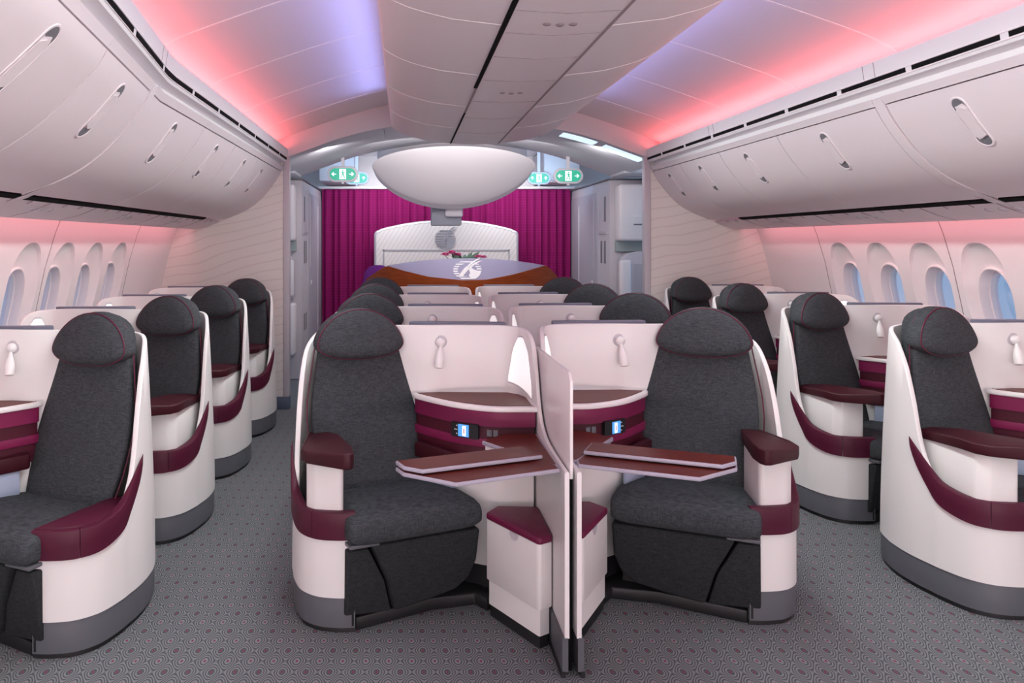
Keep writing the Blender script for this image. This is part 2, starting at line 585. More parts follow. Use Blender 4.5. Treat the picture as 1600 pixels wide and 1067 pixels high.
def wall_side(sgn, name, side):
    """side wall with recessed oval window bays"""
    w = MB()
    zs_low = [0, 0.25, 0.5, 0.75, 0.92]
    zs_up = [1.66, 1.74, 1.86, 2.1, 2.6]
    ya, yb = WY[-1] - BAY / 2, WY[0] + BAY / 2

    def sheet(y0, y1, zs):
        for z0, z1 in zip(zs, zs[1:]):
            v = [w.bm.verts.new(p) for p in ((wall_x(z0), y0, z0), (wall_x(z0), y1, z0), (wall_x(z1), y1, z1), (wall_x(z1), y0, z1))]
            w.face(v)
    sheet(YB, YP, zs_low)
    sheet(YB, YP, zs_up)
    full_zs = [0.92, 1.13, 1.29, 1.45, 1.66]
    sheet(YB, ya, full_zs)
    sheet(yb, YP, full_zs)
    nn = 48
    for yc in WY:
        loops = []

        def loop(fn):
            loops.append([fn(2 * PI * k / nn) for k in range(nn)])

        def rect(a):
            cy, cz = math.cos(a), math.sin(a)
            hy, hz = BAY / 2, 0.37
            k = 1.0 / max(abs(cy) / hy, abs(cz) / hz)
            y, z = cy * k, 1.29 + cz * k
            return (wall_x(z), yc + y, z)

        def oval(hy, hz, zc, dep, tilt=0.0, ex=2.4):
            def fn(a):
                cy, cz = math.cos(a), math.sin(a)
                y = hy * math.copysign(abs(cy) ** (2 / ex), cy)
                z = zc + hz * math.copysign(abs(cz) ** (2 / ex), cz)
                return (wall_x(z) + dep + tilt * max(0, (z - zc) / hz), yc + y, z)
            return fn
        loop(rect)
        for cy_, cz_ in ((1, 1), (1, -1), (-1, 1), (-1, -1)):
            y_, z_ = yc + cy_ * BAY / 2, 1.29 + cz_ * 0.37
            kk = min(range(nn), key=lambda q: (loops[0][q][1] - y_) ** 2 + (loops[0][q][2] - z_) ** 2)
            loops[0][kk] = (wall_x(z_), y_, z_)
        loop(oval(0.188, 0.315, 1.285, 0.0))
        loop(oval(0.182, 0.308, 1.285, 0.006, 0.022))
        loop(oval(0.158, 0.262, 1.225, 0.048, 0.012))
        loop(oval(0.142, 0.240, 1.205, 0.060))
        for a, b in zip(loops, loops[1:]):
            va = [w.bm.verts.new(p) for p in a]
            vb = [w.bm.verts.new(p) for p in b]
            for i in range(nn):
                j = (i + 1) % nn
                w.face((va[i], va[j], vb[j], vb[i]))
    bmesh.ops.remove_doubles(w.bm, verts=w.bm.verts, dist=0.0004)
    if sgn < 0:
        for v in w.bm.verts:
            v.co.x = -v.co.x
    o = w.build(name, M_PANEL, smooth=32)
    struct(o, 'pale moulded cabin side wall along the %s windows, washed pink' % side, 'wall')
    # seams between wall panels
    sm = MB()
    for k in (0, 2, 4, 6):
        y = WY[k] - BAY / 2 if k else WY[0] + BAY / 2 + 0.02
        sm.ring_loft([[(sgn * (wall_x(z) - 0.0015), y - 0.003, z), (sgn * (wall_x(z) - 0.0015), y + 0.003, z), (sgn * (wall_x(z) + 0.004), y + 0.003, z), (sgn * (wall_x(z) + 0.004), y - 0.003, z)] for z in (0.92, 1.13, 1.29, 1.45, 1.66, 1.74)])
    sm.build('panel_seam', M_SEAM, o)
    for i, yc in enumerate(WY):
        fr = MB()
        rings = []
        for hy, hz, dep in ((0.146, 0.244, 0.050), (0.143, 0.241, 0.046), (0.136, 0.234, 0.046), (0.131, 0.229, 0.054), (0.127, 0.222, 0.10), (0.119, 0.214, 0.105), (0.119, 0.214, 0.15), (0.15, 0.25, 0.155), (0.15, 0.25, 0.07)):
            r_ = []
            for k in range(40):
                a = 2 * PI * k / 40
                cy, cz = math.cos(a), math.sin(a)
                z = 1.205 + hz * math.copysign(abs(cz) ** (2 / 2.4), cz)
                r_.append((sgn * (wall_x(z) + dep), yc + hy * math.copysign(abs(cy) ** (2 / 2.4), cy), z))
            rings.append(r_)
        rings.append(rings[0])
        fr.ring_loft(rings, False, False)
        idx = i + 1 + (len(WY) if sgn > 0 else 0)
        wo_ = fr.build('window_%d' % idx, M_PANEL)
        struct(wo_, 'oval %s cabin window, number %d counted from the far partition' % (side, i + 1), 'window')
        pn = MB()
        rr = []
        for dep in (0.128, 0.132):
            rr.append([(sgn * (wall_x(1.205 + 0.216 * math.sin(2 * PI * k / 40)) + dep), yc + 0.121 * math.copysign(abs(math.cos(2 * PI * k / 40)) ** (2 / 2.4), math.cos(2 * PI * k / 40)),
                        1.205 + 0.216 * math.copysign(abs(math.sin(2 * PI * k / 40)) ** (2 / 2.4), math.sin(2 * PI * k / 40))) for k in range(40)])
        pn.ring_loft(rr)
        pn.build('pane', M_GLASS, wo_)
    return o


wall_side(-1, 'wall_left', 'left')
wall_side(1, 'wall_right', 'right')
w = MB()
w.box(-3.1, 3.1, YB - 0.05, YB, 0, 3.05)
struct(w.build('wall_rear', M_PANEL), 'rear bulkhead behind the viewer', 'wall')


# partitions between cabin and door zone
def partition(sgn, name, side):
    xi = 1.735
    p = MB()
    pts = [(xi, 0.0), (2.88, 0), (2.98, 0.5), (3.01, 0.95), (2.99, 1.2), (2.93, 1.45), (2.86, 1.7), (2.76, 1.9), (2.62, 2.44), (xi, 2.44)]
    p.solid([(sgn * x, YP, z) for x, z in pts], [(sgn * x, YP + 0.06, z) for x, z in pts])
    o = p.build(name, M_PART)
    struct(o, 'cream %s partition with fine wavy lines behind the last seats' % side, 'partition')
    t = MB()
    x0, x1 = sorted((sgn * (xi - 0.03), sgn * (xi + 0.03)))
    t.box(x0, x1, YP - 0.012, YP + 0.075, 0.12, 2.44, 0.008)
    t.build('edge_trim', M_GREYPL, o)
    k = MB()
    x0, x1 = sorted((sgn * (xi - 0.03), sgn * 2.5))
    k.box(x0, x1, YP - 0.012, YP + 0.075, 0.0, 0.12, 0.004)
    k.build('kick_plate', mat('blue_grey_kick', (0.09, 0.12, 0.18), 0.5), o)
    return o


partition(-1, 'wall_partition_left', 'left')
partition(1, 'wall_partition_right', 'right')

# ------------------------------------------------------------------ light trims, lockers, service panels
BINP = catmull([(1.765, 2.318), (1.83, 2.20), (1.94, 2.055), (2.05, 1.955), (2.17, 1.885), (2.33, 1.822)], 5)
PSU = [(2.335, 1.815), (2.60, 1.727), (2.63, 1.735), (2.63, 1.76)]


def kink(co):
    if co.y < 3.70:
        w_ = min(1.0, max(0.0, (co.z - 1.83) / 0.40))
        return Vector((co.x + 0.115 * (3.70 - co.y) * w_, co.y, co.z + 0.02 * (3.7 - co.y) * w_))
    return co


def trim_side(sgn, name, side, y0):
    global HOOK
    HOOK = kink if sgn < 0 else None
    prof = [(1.735, 2.505), (1.722, 2.500), (1.718, 2.492), (1.735, 2.385), (1.742, 2.372), (1.80, 2.362), (1.80, 2.325), (1.90, 2.32), (1.90, 2.40), (1.765, 2.42)]
    t = MB()
    ys = [y0, 2.8, 3.3, 3.66, 3.74, 4.2, 5, 6, YP]
    t.ring_loft([[(sgn * x, y, z) for x, z in prof] for y in ys])
    o = t.build(name, M_TRIM, smooth=20)
    struct(o, 'white cove trim with dark air slots above the %s lockers' % side, 'trim')
    slots = MB()
    y = y0 + 0.1
    dx, dz = (1.735 - 1.718), (2.385 - 2.492)

    def tp(f, off):
        x = 1.718 + dx * f
        z = 2.492 + dz * f
        n = Vector((dz, -dx)).normalized()
        return x + n.x * off, z + n.y * off
    cuts = []
    while y < YP - 0.3:
        ln = 0.52
        cuts.append((y, y + ln))
        y += ln + 0.045
    for a, b in cuts:
        q = [tp(0.72, 0.002), tp(0.92, 0.002), tp(0.92, -0.01), tp(0.72, -0.01)]
        ss = [a, (a + b) / 2, b]
        slots.ring_loft([[(sgn * x, yy, z) for x, z in q] for yy in ss])
    slots.build('air_slot', M_BLACK, o)
    ridge = MB()
    q = [tp(0.66, 0.0015), tp(0.70, 0.004), tp(0.70, -0.004), tp(0.66, -0.004)]
    q2 = [tp(0.94, 0.0015), tp(0.99, 0.005), tp(0.99, -0.004), tp(0.94, -0.004)]
    for qq in (q, q2):
        ridge.ring_loft([[(sgn * x, yy, z) for x, z in qq] for yy in ys])
    ridge.build('slot_ridge', M_TRIM, o)
    jn = MB()
    for yy in ((3.52,) if sgn < 0 else (3.83, 5.8)):
        for d_ in (-0.045, 0.045):
            q = [tp(0.0, 0.001), tp(1.0, 0.001), tp(1.0, -0.006), tp(0.0, -0.006)]
            jn.ring_loft([[(sgn * x, yy + d_ + e, z) for x, z in q] for e in (-0.002, 0.002)])
    jn.build('trim_joint', M_SEAM, o)
    HOOK = None
    return o


trim_side(-1, 'trim_1', 'left', 1.2)
trim_side(1, 'trim_2', 'right', 1.2)


def prof_at(f):
    n = len(BINP) - 1
    a = f * n
    i = min(int(a), n - 1)
    t = a - i
    p = (BINP[i][0] + (BINP[i + 1][0] - BINP[i][0]) * t, BINP[i][1] + (BINP[i + 1][1] - BINP[i][1]) * t)
    d = Vector((BINP[i + 1][0] - BINP[i][0], BINP[i + 1][1] - BINP[i][1])).normalized()
    nrm = Vector((d.y, -d.x))          # towards the aisle and down
    if nrm.x > 0:
        nrm = -nrm
    return p, d, nrm


def locker(sgn, y0, y1, yh, label, side, gap0=0.004, gap1=0.004):
    global HOOK
    HOOK = kink if sgn < 0 else None
    base = (sgn * 2.0, (y0 + y1) / 2, 1.9)
    t = thing('overhead_locker', base, label, 'overhead locker', '%s overhead lockers' % side)
    ys = [y0 + gap0, (y0 + y1) / 2, y1 - gap1]
    if y0 < 3.7 < y1:
        ys = [y0 + gap0, 3.7, y1 - gap1]
    pr = [prof_at(0.08 + 0.92 * k / 22) for k in range(23)]
    out = [(p[0], p[1]) for p, d, n in pr]
    inn = [(p[0] - n.x * 0.03, p[1] - n.y * 0.03) for p, d, n in reversed(pr)]
    m = MB()
    m.ring_loft([[(sgn * x, y, z) for x, z in out + inn] for y in ys])
    bmesh.ops.bevel(m.bm, geom=[e for e in m.bm.edges if len(e.link_faces) == 2 and e.calc_face_angle(0) > rad(60)], offset=0.004, segments=2, affect='EDGES')
    m.build('door', M_BIN, t, origin=base)
    b = MB()
    lip = [(1.758, 2.322), (1.800, 2.322), (1.86, 2.31), (2.40, 2.31), (2.375, 1.865)] + [(p[0] - n.x * 0.032, p[1] - n.y * 0.032) for p, d, n in reversed(pr)] + [(pr[0][0][0] - 0.004, pr[0][0][1] + 0.006)]
    b.ring_loft([[(sgn * x, y, z) for x, z in lip] for y in [y0 + max(0.001, gap0 - 0.006), ys[1], y1 - max(0.001, gap1 - 0.006)]])
    b.build('body', M_BIN, t, origin=base)
    # latch: oval recess with a raised lever
    h = MB()
    rc = MB()
    lv = MB()
    fc = 0.30

    def at(u, v, off):
        """u along the arc (metres), v along y"""
        f = fc + u / 0.80
        p, d, n = prof_at(f)
        return (sgn * (p[0] + n.x * off), yh + v, p[1] + n.y * off)
    hl, hw = 0.118, 0.040
    ring = []
    for k in range(36):
        a = 2 * PI * k / 36
        u = (hl - hw) * (1 if math.cos(a) > 0 else -1) * (abs(math.cos(a)) > 1e-6) + hw * math.cos(a)
        ring.append((u, hw * math.sin(a)))
    h.ring_loft([[at(u * sc_, v * sv, o_) for u, v in ring] for sc_, sv, o_ in ((1.06, 1.2, 0.0005), (1.04, 1.15, 0.004), (0.99, 0.97, 0.004), (0.97, 0.92, 0.0012))], False, False)
    rc.ring_loft([[at(u * 0.975, v * 0.94, o_) for u, v in ring] for o_ in (0.0012, 0.0018)])
    ring2 = [(-0.062, -0.031), (0.062, -0.031), (0.074, 0), (0.062, 0.031), (-0.062, 0.031), (-0.074, 0)]
    lv.ring_loft([[at(u, v, o_) for u, v in ring2] for o_ in (0.002, 0.006)])
    hh = h.build('latch', M_BIN, t, origin=base)
    rc.build('recess', M_GREYDD, hh, origin=base)
    lv.build('lever', M_BIN, hh, origin=base)
    HOOK = None
    return t


ORD = ['nearest', 'second', 'third', 'fourth', 'fifth', 'sixth', 'seventh']
LS = [(1.85, 2.77, 2.33), (2.77, 3.52, 3.12), (3.52, 4.53, 4.06), (4.53, 5.36, 4.96), (5.36, 6.20, 5.82), (6.20, 7.35, 6.52)]
RS = [(1.80, 2.80, 2.30), (2.80, 3.83, 3.35), (3.83, 4.90, 4.42), (4.90, 5.80, 5.42), (5.80, 6.63, 6.26), (6.63, 7.35, 6.98)]
for i, (a, b, hy) in enumerate(LS):
    locker(-1, a, b, hy, '%s overhead locker along the left side, pale curved door with oval latch' % ('%s' % ORD[i] if i == 0 else ORD[i] + ' nearest'), 'left',
           0.045 if abs(a - 3.52) < 0.01 else 0.004, 0.045 if abs(b - 3.52) < 0.01 else 0.004)
for i, (a, b, hy) in enumerate(RS):
    lab = 'overhead locker just outside the right frame edge, pale curved door' if i == 0 else \
        '%s overhead locker along the right side, pale curved door with oval latch' % ('nearest' if i == 1 else ORD[i - 1] + ' nearest')
    locker(1, a, b, hy, lab, 'right', 0.045 if abs(a - 3.83) < 0.01 else 0.004, 0.045 if abs(b - 3.83) < 0.01 else 0.004)


def locker_rib(sgn, y, side):
    global HOOK
    HOOK = kink if sgn < 0 else None
    base = (sgn * 2.0, y, 1.9)
    m = MB()
    pr = [prof_at(k / 24) for k in range(25)]
    out = [(p[0] + n.x * 0.003, p[1] + n.y * 0.003) for p, d, n in pr] + [(2.60, 1.722)]
    inn = [(2.60, 1.7262), (2.345, 1.811)] + [(p[0] - n.x * 0.03, p[1] - n.y * 0.03) for p, d, n in reversed(pr)]
    m.ring_loft([[(sgn * x, yy, z) for x, z in out + inn] for yy in (y - 0.036, y - 0.030, y + 0.030, y + 0.036)])
    o = m.build('locker_rib', M_BIN, origin=base)
    tag(o, 'curved rib between two groups of lockers on the %s side' % side, 'rib')
    HOOK = None


locker_rib(-1, 3.52, 'left')
locker_rib(1, 3.83, 'right')


def service_panel(sgn, side, yr):
    base = (sgn * 2.48, 4.0, 1.75)
    t = thing('service_panel', base, 'long pink-lit panel with reading lights and vents under the %s lockers' % side, 'service panel')
    m = MB()
    a, b = PSU[0], PSU[1]

    def at(f, off=0.0):
        n = Vector((b[1] - a[1], -(b[0] - a[0]))).normalized()
        if n.y > 0:
            n = -n
        return (a[0] + (b[0] - a[0]) * f + n.x * off, a[1] + (b[1] - a[1]) * f + n.y * off)
    prof = [at(0.17), at(0.55, 0.008), at(1.0), PSU[2], (2.63, 1.765), (2.43, 1.812)]
    m.ring_loft([[(sgn * x, y, z) for x, z in prof] for y in (0.5, 2, 4, 6, YP)])
    m.build('panel', M_BIN, t, origin=base)
    s_ = MB()
    q = [at(0.035, -0.004), at(0.168, 0.0005), at(0.168, -0.016), at(0.06, -0.016)]
    s_.ring_loft([[(sgn * x, y, z) for x, z in q] for y in (0.5, 3, 6.75)])
    s_.build('shadow_gap', M_BLACK, t, origin=base)
    for k in range(34):
        sm = MB()
        y = 1.0 + 0.19 * k
        if y > 7.2:
            break
        if k % 3 == 0:
            q = [at(0.175, 0.004), at(0.55, 0.0095), at(1.0, 0.001), at(1.0, -0.006), at(0.175, -0.006)]
        else:
            q = [at(0.175, 0.004), at(0.28, 0.006), at(0.28, -0.006), at(0.175, -0.006)]
        sm.ring_loft([[(sgn * x, y + e, z) for x, z in q] for e in (-0.0022, 0.0022)])
        sm.build('panel_joint', M_SEAM, t, origin=base)
    for k in range(5):
        y = 1.6 + 1.15 * k
        for d_ in (-0.09, 0.0, 0.09):
            x, z = at(0.45, 0.006)
            ln = MB()
            ln.lathe([(0.001, 0.006), (0.016, 0.006), (0.022, 0.003), (0.024, -0.004), (0.001, -0.004)], (sgn * x, y + d_, z), (-sgn * 0.33, 0, -0.94), 14)
            ln.build('reading_light', M_GREYPL, t, origin=base)


service_panel(-1, 'left', 3.52)
service_panel(1, 'right', 3.83)

# ------------------------------------------------------------------ centre lockers
YE = 6.62
base = (0, 4, 2.5)
cb = thing('centre_locker', base, 'long pink-lit centre locker hanging under the ceiling over the middle seats', 'centre locker')
half = [(0.0, 2.440), (0.205, 2.452), (0.212, 2.452), (0.42, 2.478), (0.58, 2.522), (0.68, 2.57), (0.715, 2.61), (0.70, 2.66), (0.60, 2.70), (0.45, 2.95)]
half = half[:3] + catmull(half[3:8], 4) + half[8:]
prof = [(x, z) for x, z in half] + [(-x, z) for x, z in reversed(half[1:])]
m = MB()
rings = [[(x, y, z) for x, z in prof] for y in (YB + 0.1, 1, 3, 5, YE - 0.05)]
rings.append([(x * 0.985, YE, 2.7 + (z - 2.7) * 0.97) for x, z in prof])
m.ring_loft(rings)
m.build('body', M_BIN, cb, origin=base)
m = MB()
for xs, mt, wd in ((-0.205, 0, 0.006), (0.205, 0, 0.005)):
    m.box(xs - wd, xs + wd, YB + 0.2, YE - 0.08, 2.4475, 2.458)
m.build('seam', M_SEAM, cb, origin=base)
m = MB()
m.box(-0.211, -0.199, 5.0, YE - 0.08, 2.4462, 2.457)
m.box(-0.220, -0.200, 2.2, 4.2, 2.4462, 2.457)
m.build('gap', M_BLACK, cb, origin=base)
m = MB()
for y in (1.2, 2.1, 3.0, 3.9, 4.8, 5.7):
    for sg in (-1, 1):
        pts = [(sg * x, z) for x, z in half if 0.21 < x and z < 2.64]
        m = MB()
        m.ring_loft([[(x, y - 0.003, z + 0.004), (x, y + 0.003, z + 0.004), (x, y + 0.003, z - 0.0015), (x, y - 0.003, z - 0.0015)] for x, z in pts])
        m.build('door_joint', M_PANEL, cb, origin=base)
for y in (2.2, 2.8, 3.1, 3.5, 4.0, 4.6, 5.2, 5.9):
    m = MB()
    m.ring_loft([[(x, y - 0.002, 2.440 + abs(x) * 0.0585 + e), (x, y + 0.002, 2.440 + abs(x) * 0.0585 + e), (x, y + 0.002, 2.445 + abs(x) * 0.0585), (x, y - 0.002, 2.445 + abs(x) * 0.0585)] for x in (-0.19, 0.0, 0.19) for e in (-0.0012,)])
    m.build('service_joint', M_SEAM, cb, origin=base)
for y in (2.95, 4.3):
    for x in (-0.05, 0.0, 0.05):
        m = MB()
        m.lathe([(0.001, 0.004), (0.012, 0.004), (0.017, 0.0), (0.001, -0.003)], (x, y, 2.4385 + abs(x) * 0.058), (0, 0, -1), 12)
        m.build('reading_light', M_SEAM, cb, origin=base)


# ------------------------------------------------------------------ seats
L0 = Vector((-0.55, 3.40, 0))
ANG = rad(24)
P0 = Vector((-0.57, 3.205))
UR = Vector((math.cos(ANG), math.sin(ANG)))
VB = Vector((-math.sin(ANG), math.cos(ANG)))


def SP(u, v, z):
    q = P0 + UR * u + VB * v
    return (q.x, q.y, z)


#        x      y     ztop   (outer line of the shell)
SHELL = [(-0.822, 3.130, 0.42), (-0.90, 3.128, 0.42), (-0.985, 3.148, 0.42), (-1.055, 3.21, 0.43), (-1.097, 3.31, 0.49), (-1.111, 3.37, 0.56), (-1.124, 3.43, 0.68),
         (-1.131, 3.49, 0.87), (-1.132, 3.56, 1.02), (-1.122, 3.65, 1.115), (-1.078, 3.78, 1.168), (-0.985, 3.855, 1.182), (-0.87, 3.885, 1.187), (-0.75, 3.865, 1.19), (-0.64, 3.81, 1.194),
         (-0.52, 3.772, 1.197), (-0.40, 3.763, 1.198), (-0.20, 3.76, 1.197), (-0.105, 3.742, 1.195), (-0.052, 3.69, 1.192), (-0.026, 3.60, 1.180), (-0.016, 3.52, 1.13), (-0.014, 3.46, 1.02),
         (-0.014, 3.40, 0.90), (-0.014, 3.32, 0.815), (-0.014, 3.20, 0.775), (-0.014, 3.02, 0.762), (-0.014, 2.81, 0.757)]


def shell_lean(t, z):
    # the aisle and rear part of the shell leans inwards towards its rim
    w_ = min(1, max(0, (t - 0.10) / 0.12)) * min(1, max(0, (0.62 - t) / 0.12))
    return 0.040 * w_ * (max(0, z - 0.15) / 1.05) ** 1.6


def offset_poly(poly, d):
    """inset a counter-clockwise polygon by d"""
    out = []
    n = len(poly)
    for i in range(n):
        a, b, c_ = Vector(poly[i - 1]), Vector(poly[i]), Vector(poly[(i + 1) % n])
        n1 = Vector((-(b - a).y, (b - a).x)).normalized()
        n2 = Vector((-(c_ - b).y, (c_ - b).x)).normalized()
        k = (n1 + n2)
        k = k / max(0.3, k.length_squared / 2) if k.length > 1e-6 else n1
        q = b + k * d
        out.append((q.x, q.y))
    return out


def ccw(p):
    s_ = sum(p[i - 1][0] * p[i][1] - p[i][0] * p[i - 1][1] for i in range(len(p)))
    return p if s_ > 0 else list(reversed(p))


def make_seat(mir, label, group, lowered=False, table=False):
    global MIR
    t = thing('airline_seat', (0, 0, 0), label, 'airline seat', group)
    MIR = mir
    B = lambda mb, name, m, parent=t, sm=35: mb.build(name, m, parent, sm, L0)
    ctrl = [(x, y - (0.06 if mir < 0 and y < 2.85 else 0.0), z) for x, y, z in SHELL]
    sm = catmull(ctrl, 6)
    # shell and kick strip
    mb = MB()
    wall_strip(mb, [(x, y, 0.145, z, 0.0, 0.022 if i < len(sm) * 0.8 else 0.017) for i, (x, y, z) in enumerate(sm)], 0.007, shell_lean)
    sh = B(mb, 'shell', M_WHITE)
    mb = MB()
    wall_strip(mb, [(x, y, 0.022, 0.147, -0.004, 0.026) for x, y, z in sm], 0.003, None, 1)
    B(mb, 'kick_strip', M_PLINTH)
    mb = MB()
    wall_strip(mb, [(x, y, 0.0, 0.024, -0.014, 0.03) for x, y, z in sm], 0.003, None, 1)
    B(mb, 'floor_strip', M_BLACKPL)
    # burgundy band sweeping up the shell to a point
    bc = [(-0.822, 3.130, 0.385, 0.497, 0.010, 0.034), (-0.90, 3.128, 0.385, 0.497, 0.012, 0.034), (-0.985, 3.148, 0.385, 0.497, 0.012, 0.034), (-1.055, 3.21, 0.393, 0.500, 0.012, 0.033),
          (-1.097, 3.31, 0.428, 0.528, 0.012, 0.028), (-1.111, 3.37, 0.490, 0.585, 0.011, 0.012), (-1.124, 3.43, 0.575, 0.648, 0.010, 0.004), (-1.129, 3.465, 0.640, 0.682, 0.008, 0.0), (-1.130, 3.480, 0.680, 0.694, 0.004, -0.002)]
    bs = catmull(bc, 8)
    cut = 17
    lean0 = lambda z: 0.0

    def bl(tt, z):
        return 0.0
    # match the shell's lean along the band
    def band(part):
        mb_ = MB()
        wall_strip(mb_, [(x, y, a, b, o_ - 0.030 * max(0.0, (b - 0.45)) ** 1.3, i_ + 0.030 * max(0.0, (b - 0.45)) ** 1.3) for x, y, a, b, o_, i_ in part], 0.010, bl, 2)
        return mb_
    B(band(bs[:cut + 1]), 'armrest_band', M_BURG)
    seam_next = [bs[cut]] + bs[cut + 1:]
    first = list(seam_next[0])
    nx = seam_next[1]
    first = tuple(first[k] + (nx[k] - first[k]) * 0.14 for k in range(6))
    B(band([first] + seam_next[1:]), 'armrest_band', M_BURG)
    # dark inner lining and well of the arm
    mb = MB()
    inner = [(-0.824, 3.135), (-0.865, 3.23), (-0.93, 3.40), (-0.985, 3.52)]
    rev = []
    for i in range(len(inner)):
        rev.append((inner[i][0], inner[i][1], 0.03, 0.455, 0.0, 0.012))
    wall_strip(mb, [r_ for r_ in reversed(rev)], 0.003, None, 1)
    B(mb, 'inner_side', M_BLACKPL)
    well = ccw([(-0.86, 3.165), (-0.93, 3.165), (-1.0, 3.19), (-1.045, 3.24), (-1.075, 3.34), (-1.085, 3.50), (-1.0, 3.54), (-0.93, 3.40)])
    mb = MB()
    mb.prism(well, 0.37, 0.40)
    B(mb, 'arm_well', M_BLACKPL)
    # armrest
    if lowered:
        pad = ccw([(-0.832, 3.140), (-0.90, 3.140), (-0.98, 3.158), (-1.042, 3.215), (-1.082, 3.31), (-1.092, 3.42), (-1.075, 3.50), (-0.985, 3.50), (-0.90, 3.30)])
        mb = MB()
        mb.prism(pad, 0.455, 0.505, 0.006)
        B(mb, 'armrest_pad', M_BURG)
    else:
        post = ccw([(-1.030, 3.20), (-0.99, 3.165), (-0.885, 3.150), (-0.872, 3.165), (-0.925, 3.42), (-1.00, 3.56), (-1.06, 3.54)])
        mb = MB()
        mb.prism(post, 0.40, 0.70, 0.010)
        B(mb, 'armrest_post', M_WHITE)
        pad = ccw([(-1.056, 3.26), (-1.050, 3.175), (-1.02, 3.125), (-0.86, 3.020), (-0.832, 3.020), (-0.822, 3.05), (-0.835, 3.14), (-0.915, 3.42), (-0.99, 3.60), (-1.065, 3.58)])
        zt = [(0.765 if x > -0.9 else 0.742) if y < 3.3 else (0.745 if y < 3.5 else 0.715) for x, y in pad]
        zb = [0.700 if y < 3.1 else (0.695 if y < 3.3 else (0.69 if y < 3.5 else 0.675)) for x, y in pad]
        mb = MB()
        mb.prism(pad, zb, zt, 0.008, 3)
        B(mb, 'armrest_pad', M_BURGD)
    # dark base under the seat
    mb = MB()
    mb.prism(ccw([(-0.82, 3.150), (-0.50, 3.325), (-0.31, 3.375), (-0.262, 3.315), (-0.235, 3.345), (-0.30, 3.60), (-0.60, 3.75), (-1.0, 3.62), (-0.90, 3.40)]), 0.0, 0.055, 0.008)
    mb.prism(ccw([SP(-0.26, 0.14, 0)[:2], SP(0.27, 0.14, 0)[:2], SP(0.25, 0.44, 0)[:2], SP(-0.24, 0.44, 0)[:2]]), 0.05, 0.37)
    B(mb, 'seat_base', M_BLACKPL)
    # cushion
    mb = MB()
    rings = []
    for v, zb, zt, hw, r_ in ((-0.035, 0.415, 0.44, 0.285, 0.3), (-0.03, 0.385, 0.470, 0.298, 0.4), (-0.01, 0.370, 0.488, 0.303, 0.45), (0.03, 0.365, 0.497, 0.305, 0.5), (0.15, 0.365, 0.497, 0.300, 0.5), (0.30, 0.365, 0.485, 0.288, 0.5), (0.44, 0.365, 0.470, 0.27, 0.5), (0.50, 0.38, 0.46, 0.255, 0.5)):
        ring = []
        zc, hz = (zb + zt) / 2, (zt - zb) / 2
        for k in range(36):
            a = 2 * PI * k / 36
            cu, cz = math.cos(a), math.sin(a)
            u = hw * math.copysign(abs(cu) ** 0.30, cu)
            z = zc + hz * math.copysign(abs(cz) ** 0.42, cz)
            ring.append(SP(u, v, z))
        rings.append(ring)
    mb.ring_loft(rings)
    B(mb, 'seat_cushion', M_FAB, sm=60)

    # backrest
    def bw(z):
        return interp(z, [(0.42, 0.26), (0.50, 0.277), (0.60, 0.292), (0.70, 0.298), (0.78, 0.296), (0.86, 0.286), (0.94, 0.267), (1.02, 0.246), (1.10, 0.226), (1.16, 0.208), (1.20, 0.188), (1.235, 0.146), (1.258, 0.092), (1.27, 0.04)])

    def bv(z):
        return 0.395 + (z - 0.47) * 0.20 + 0.025 * math.sin((z - 0.47) / 0.8 * PI)
    mb = MB()
    rings = []
    zl = [0.42, 0.46, 0.52, 0.60, 0.68, 0.76, 0.82, 0.88, 0.94, 1.0, 1.06, 1.12, 1.16, 1.20, 1.225, 1.245, 1.26, 1.268]
    for z in zl:
        hw = bw(z)
        th = 0.058 * min(1.0, hw / 0.15) + 0.004
        ring = []
        for k in range(36):
            a = 2 * PI * k / 36
            cu, cv = math.cos(a), math.sin(a)
            u = hw * math.copysign(abs(cu) ** 0.42, cu) * (1.0 - 0.36 * max(0.0, (cv + 0.7) / 1.7))
            v = bv(z) + 0.06 + th * math.copysign(abs(cv) ** 0.6, cv) + 0.012 * (1 - (u / 0.28) ** 2) * (cv < 0) * -1
            ring.append(SP(u - 0.020 - 0.045 * (z - 0.45), v, z))
        rings.append(ring)
    mb.ring_loft(rings)
    bk = B(mb, 'backrest', M_FAB, sm=60)
    for sd in (-1, 1):
        mb = MB()
        zz = [0.46 + 0.02 * k for k in range(37)] + [1.19, 1.215, 1.235, 1.25]
        mb.tube([SP(sd * (bw(z) * 0.975) - 0.020 - 0.045 * (z - 0.45), bv(z) + 0.022, z) for z in zz], 0.0032, 6)
        B(mb, 'piping', M_PIPE, bk)
    # headrest pillow
    mb = MB()
    zc = 1.118
    vh = bv(1.14) - 0.035

    def hout(a, sc_):
        cx, cz = math.cos(a), math.sin(a)
        if cz >= 0:
            return (0.222 * cx * sc_ - 0.056, 0.166 * (abs(cz) ** 1.22) * sc_)
        return (0.222 * math.copysign(abs(cx) ** 0.80, cx) * sc_ - 0.056, -0.070 * abs(cz) ** 1.0 * sc_)
    rings = []
    for sc_, dv in ((0.02, -0.048), (0.35, -0.046), (0.65, -0.040), (0.86, -0.026), (0.955, -0.010), (0.99, 0.006), (1.0, 0.03), (0.985, 0.06), (0.93, 0.078), (0.7, 0.088), (0.02, 0.09)):
        rings.append([SP(hout(2 * PI * k / 44, sc_)[0], vh + dv + 0.20 * hout(2 * PI * k / 44, sc_)[1], zc + hout(2 * PI * k / 44, sc_)[1]) for k in range(44)])
    mb.ring_loft(rings)
    hd = B(mb, 'headrest', M_FAB, sm=60)
    mb = MB()
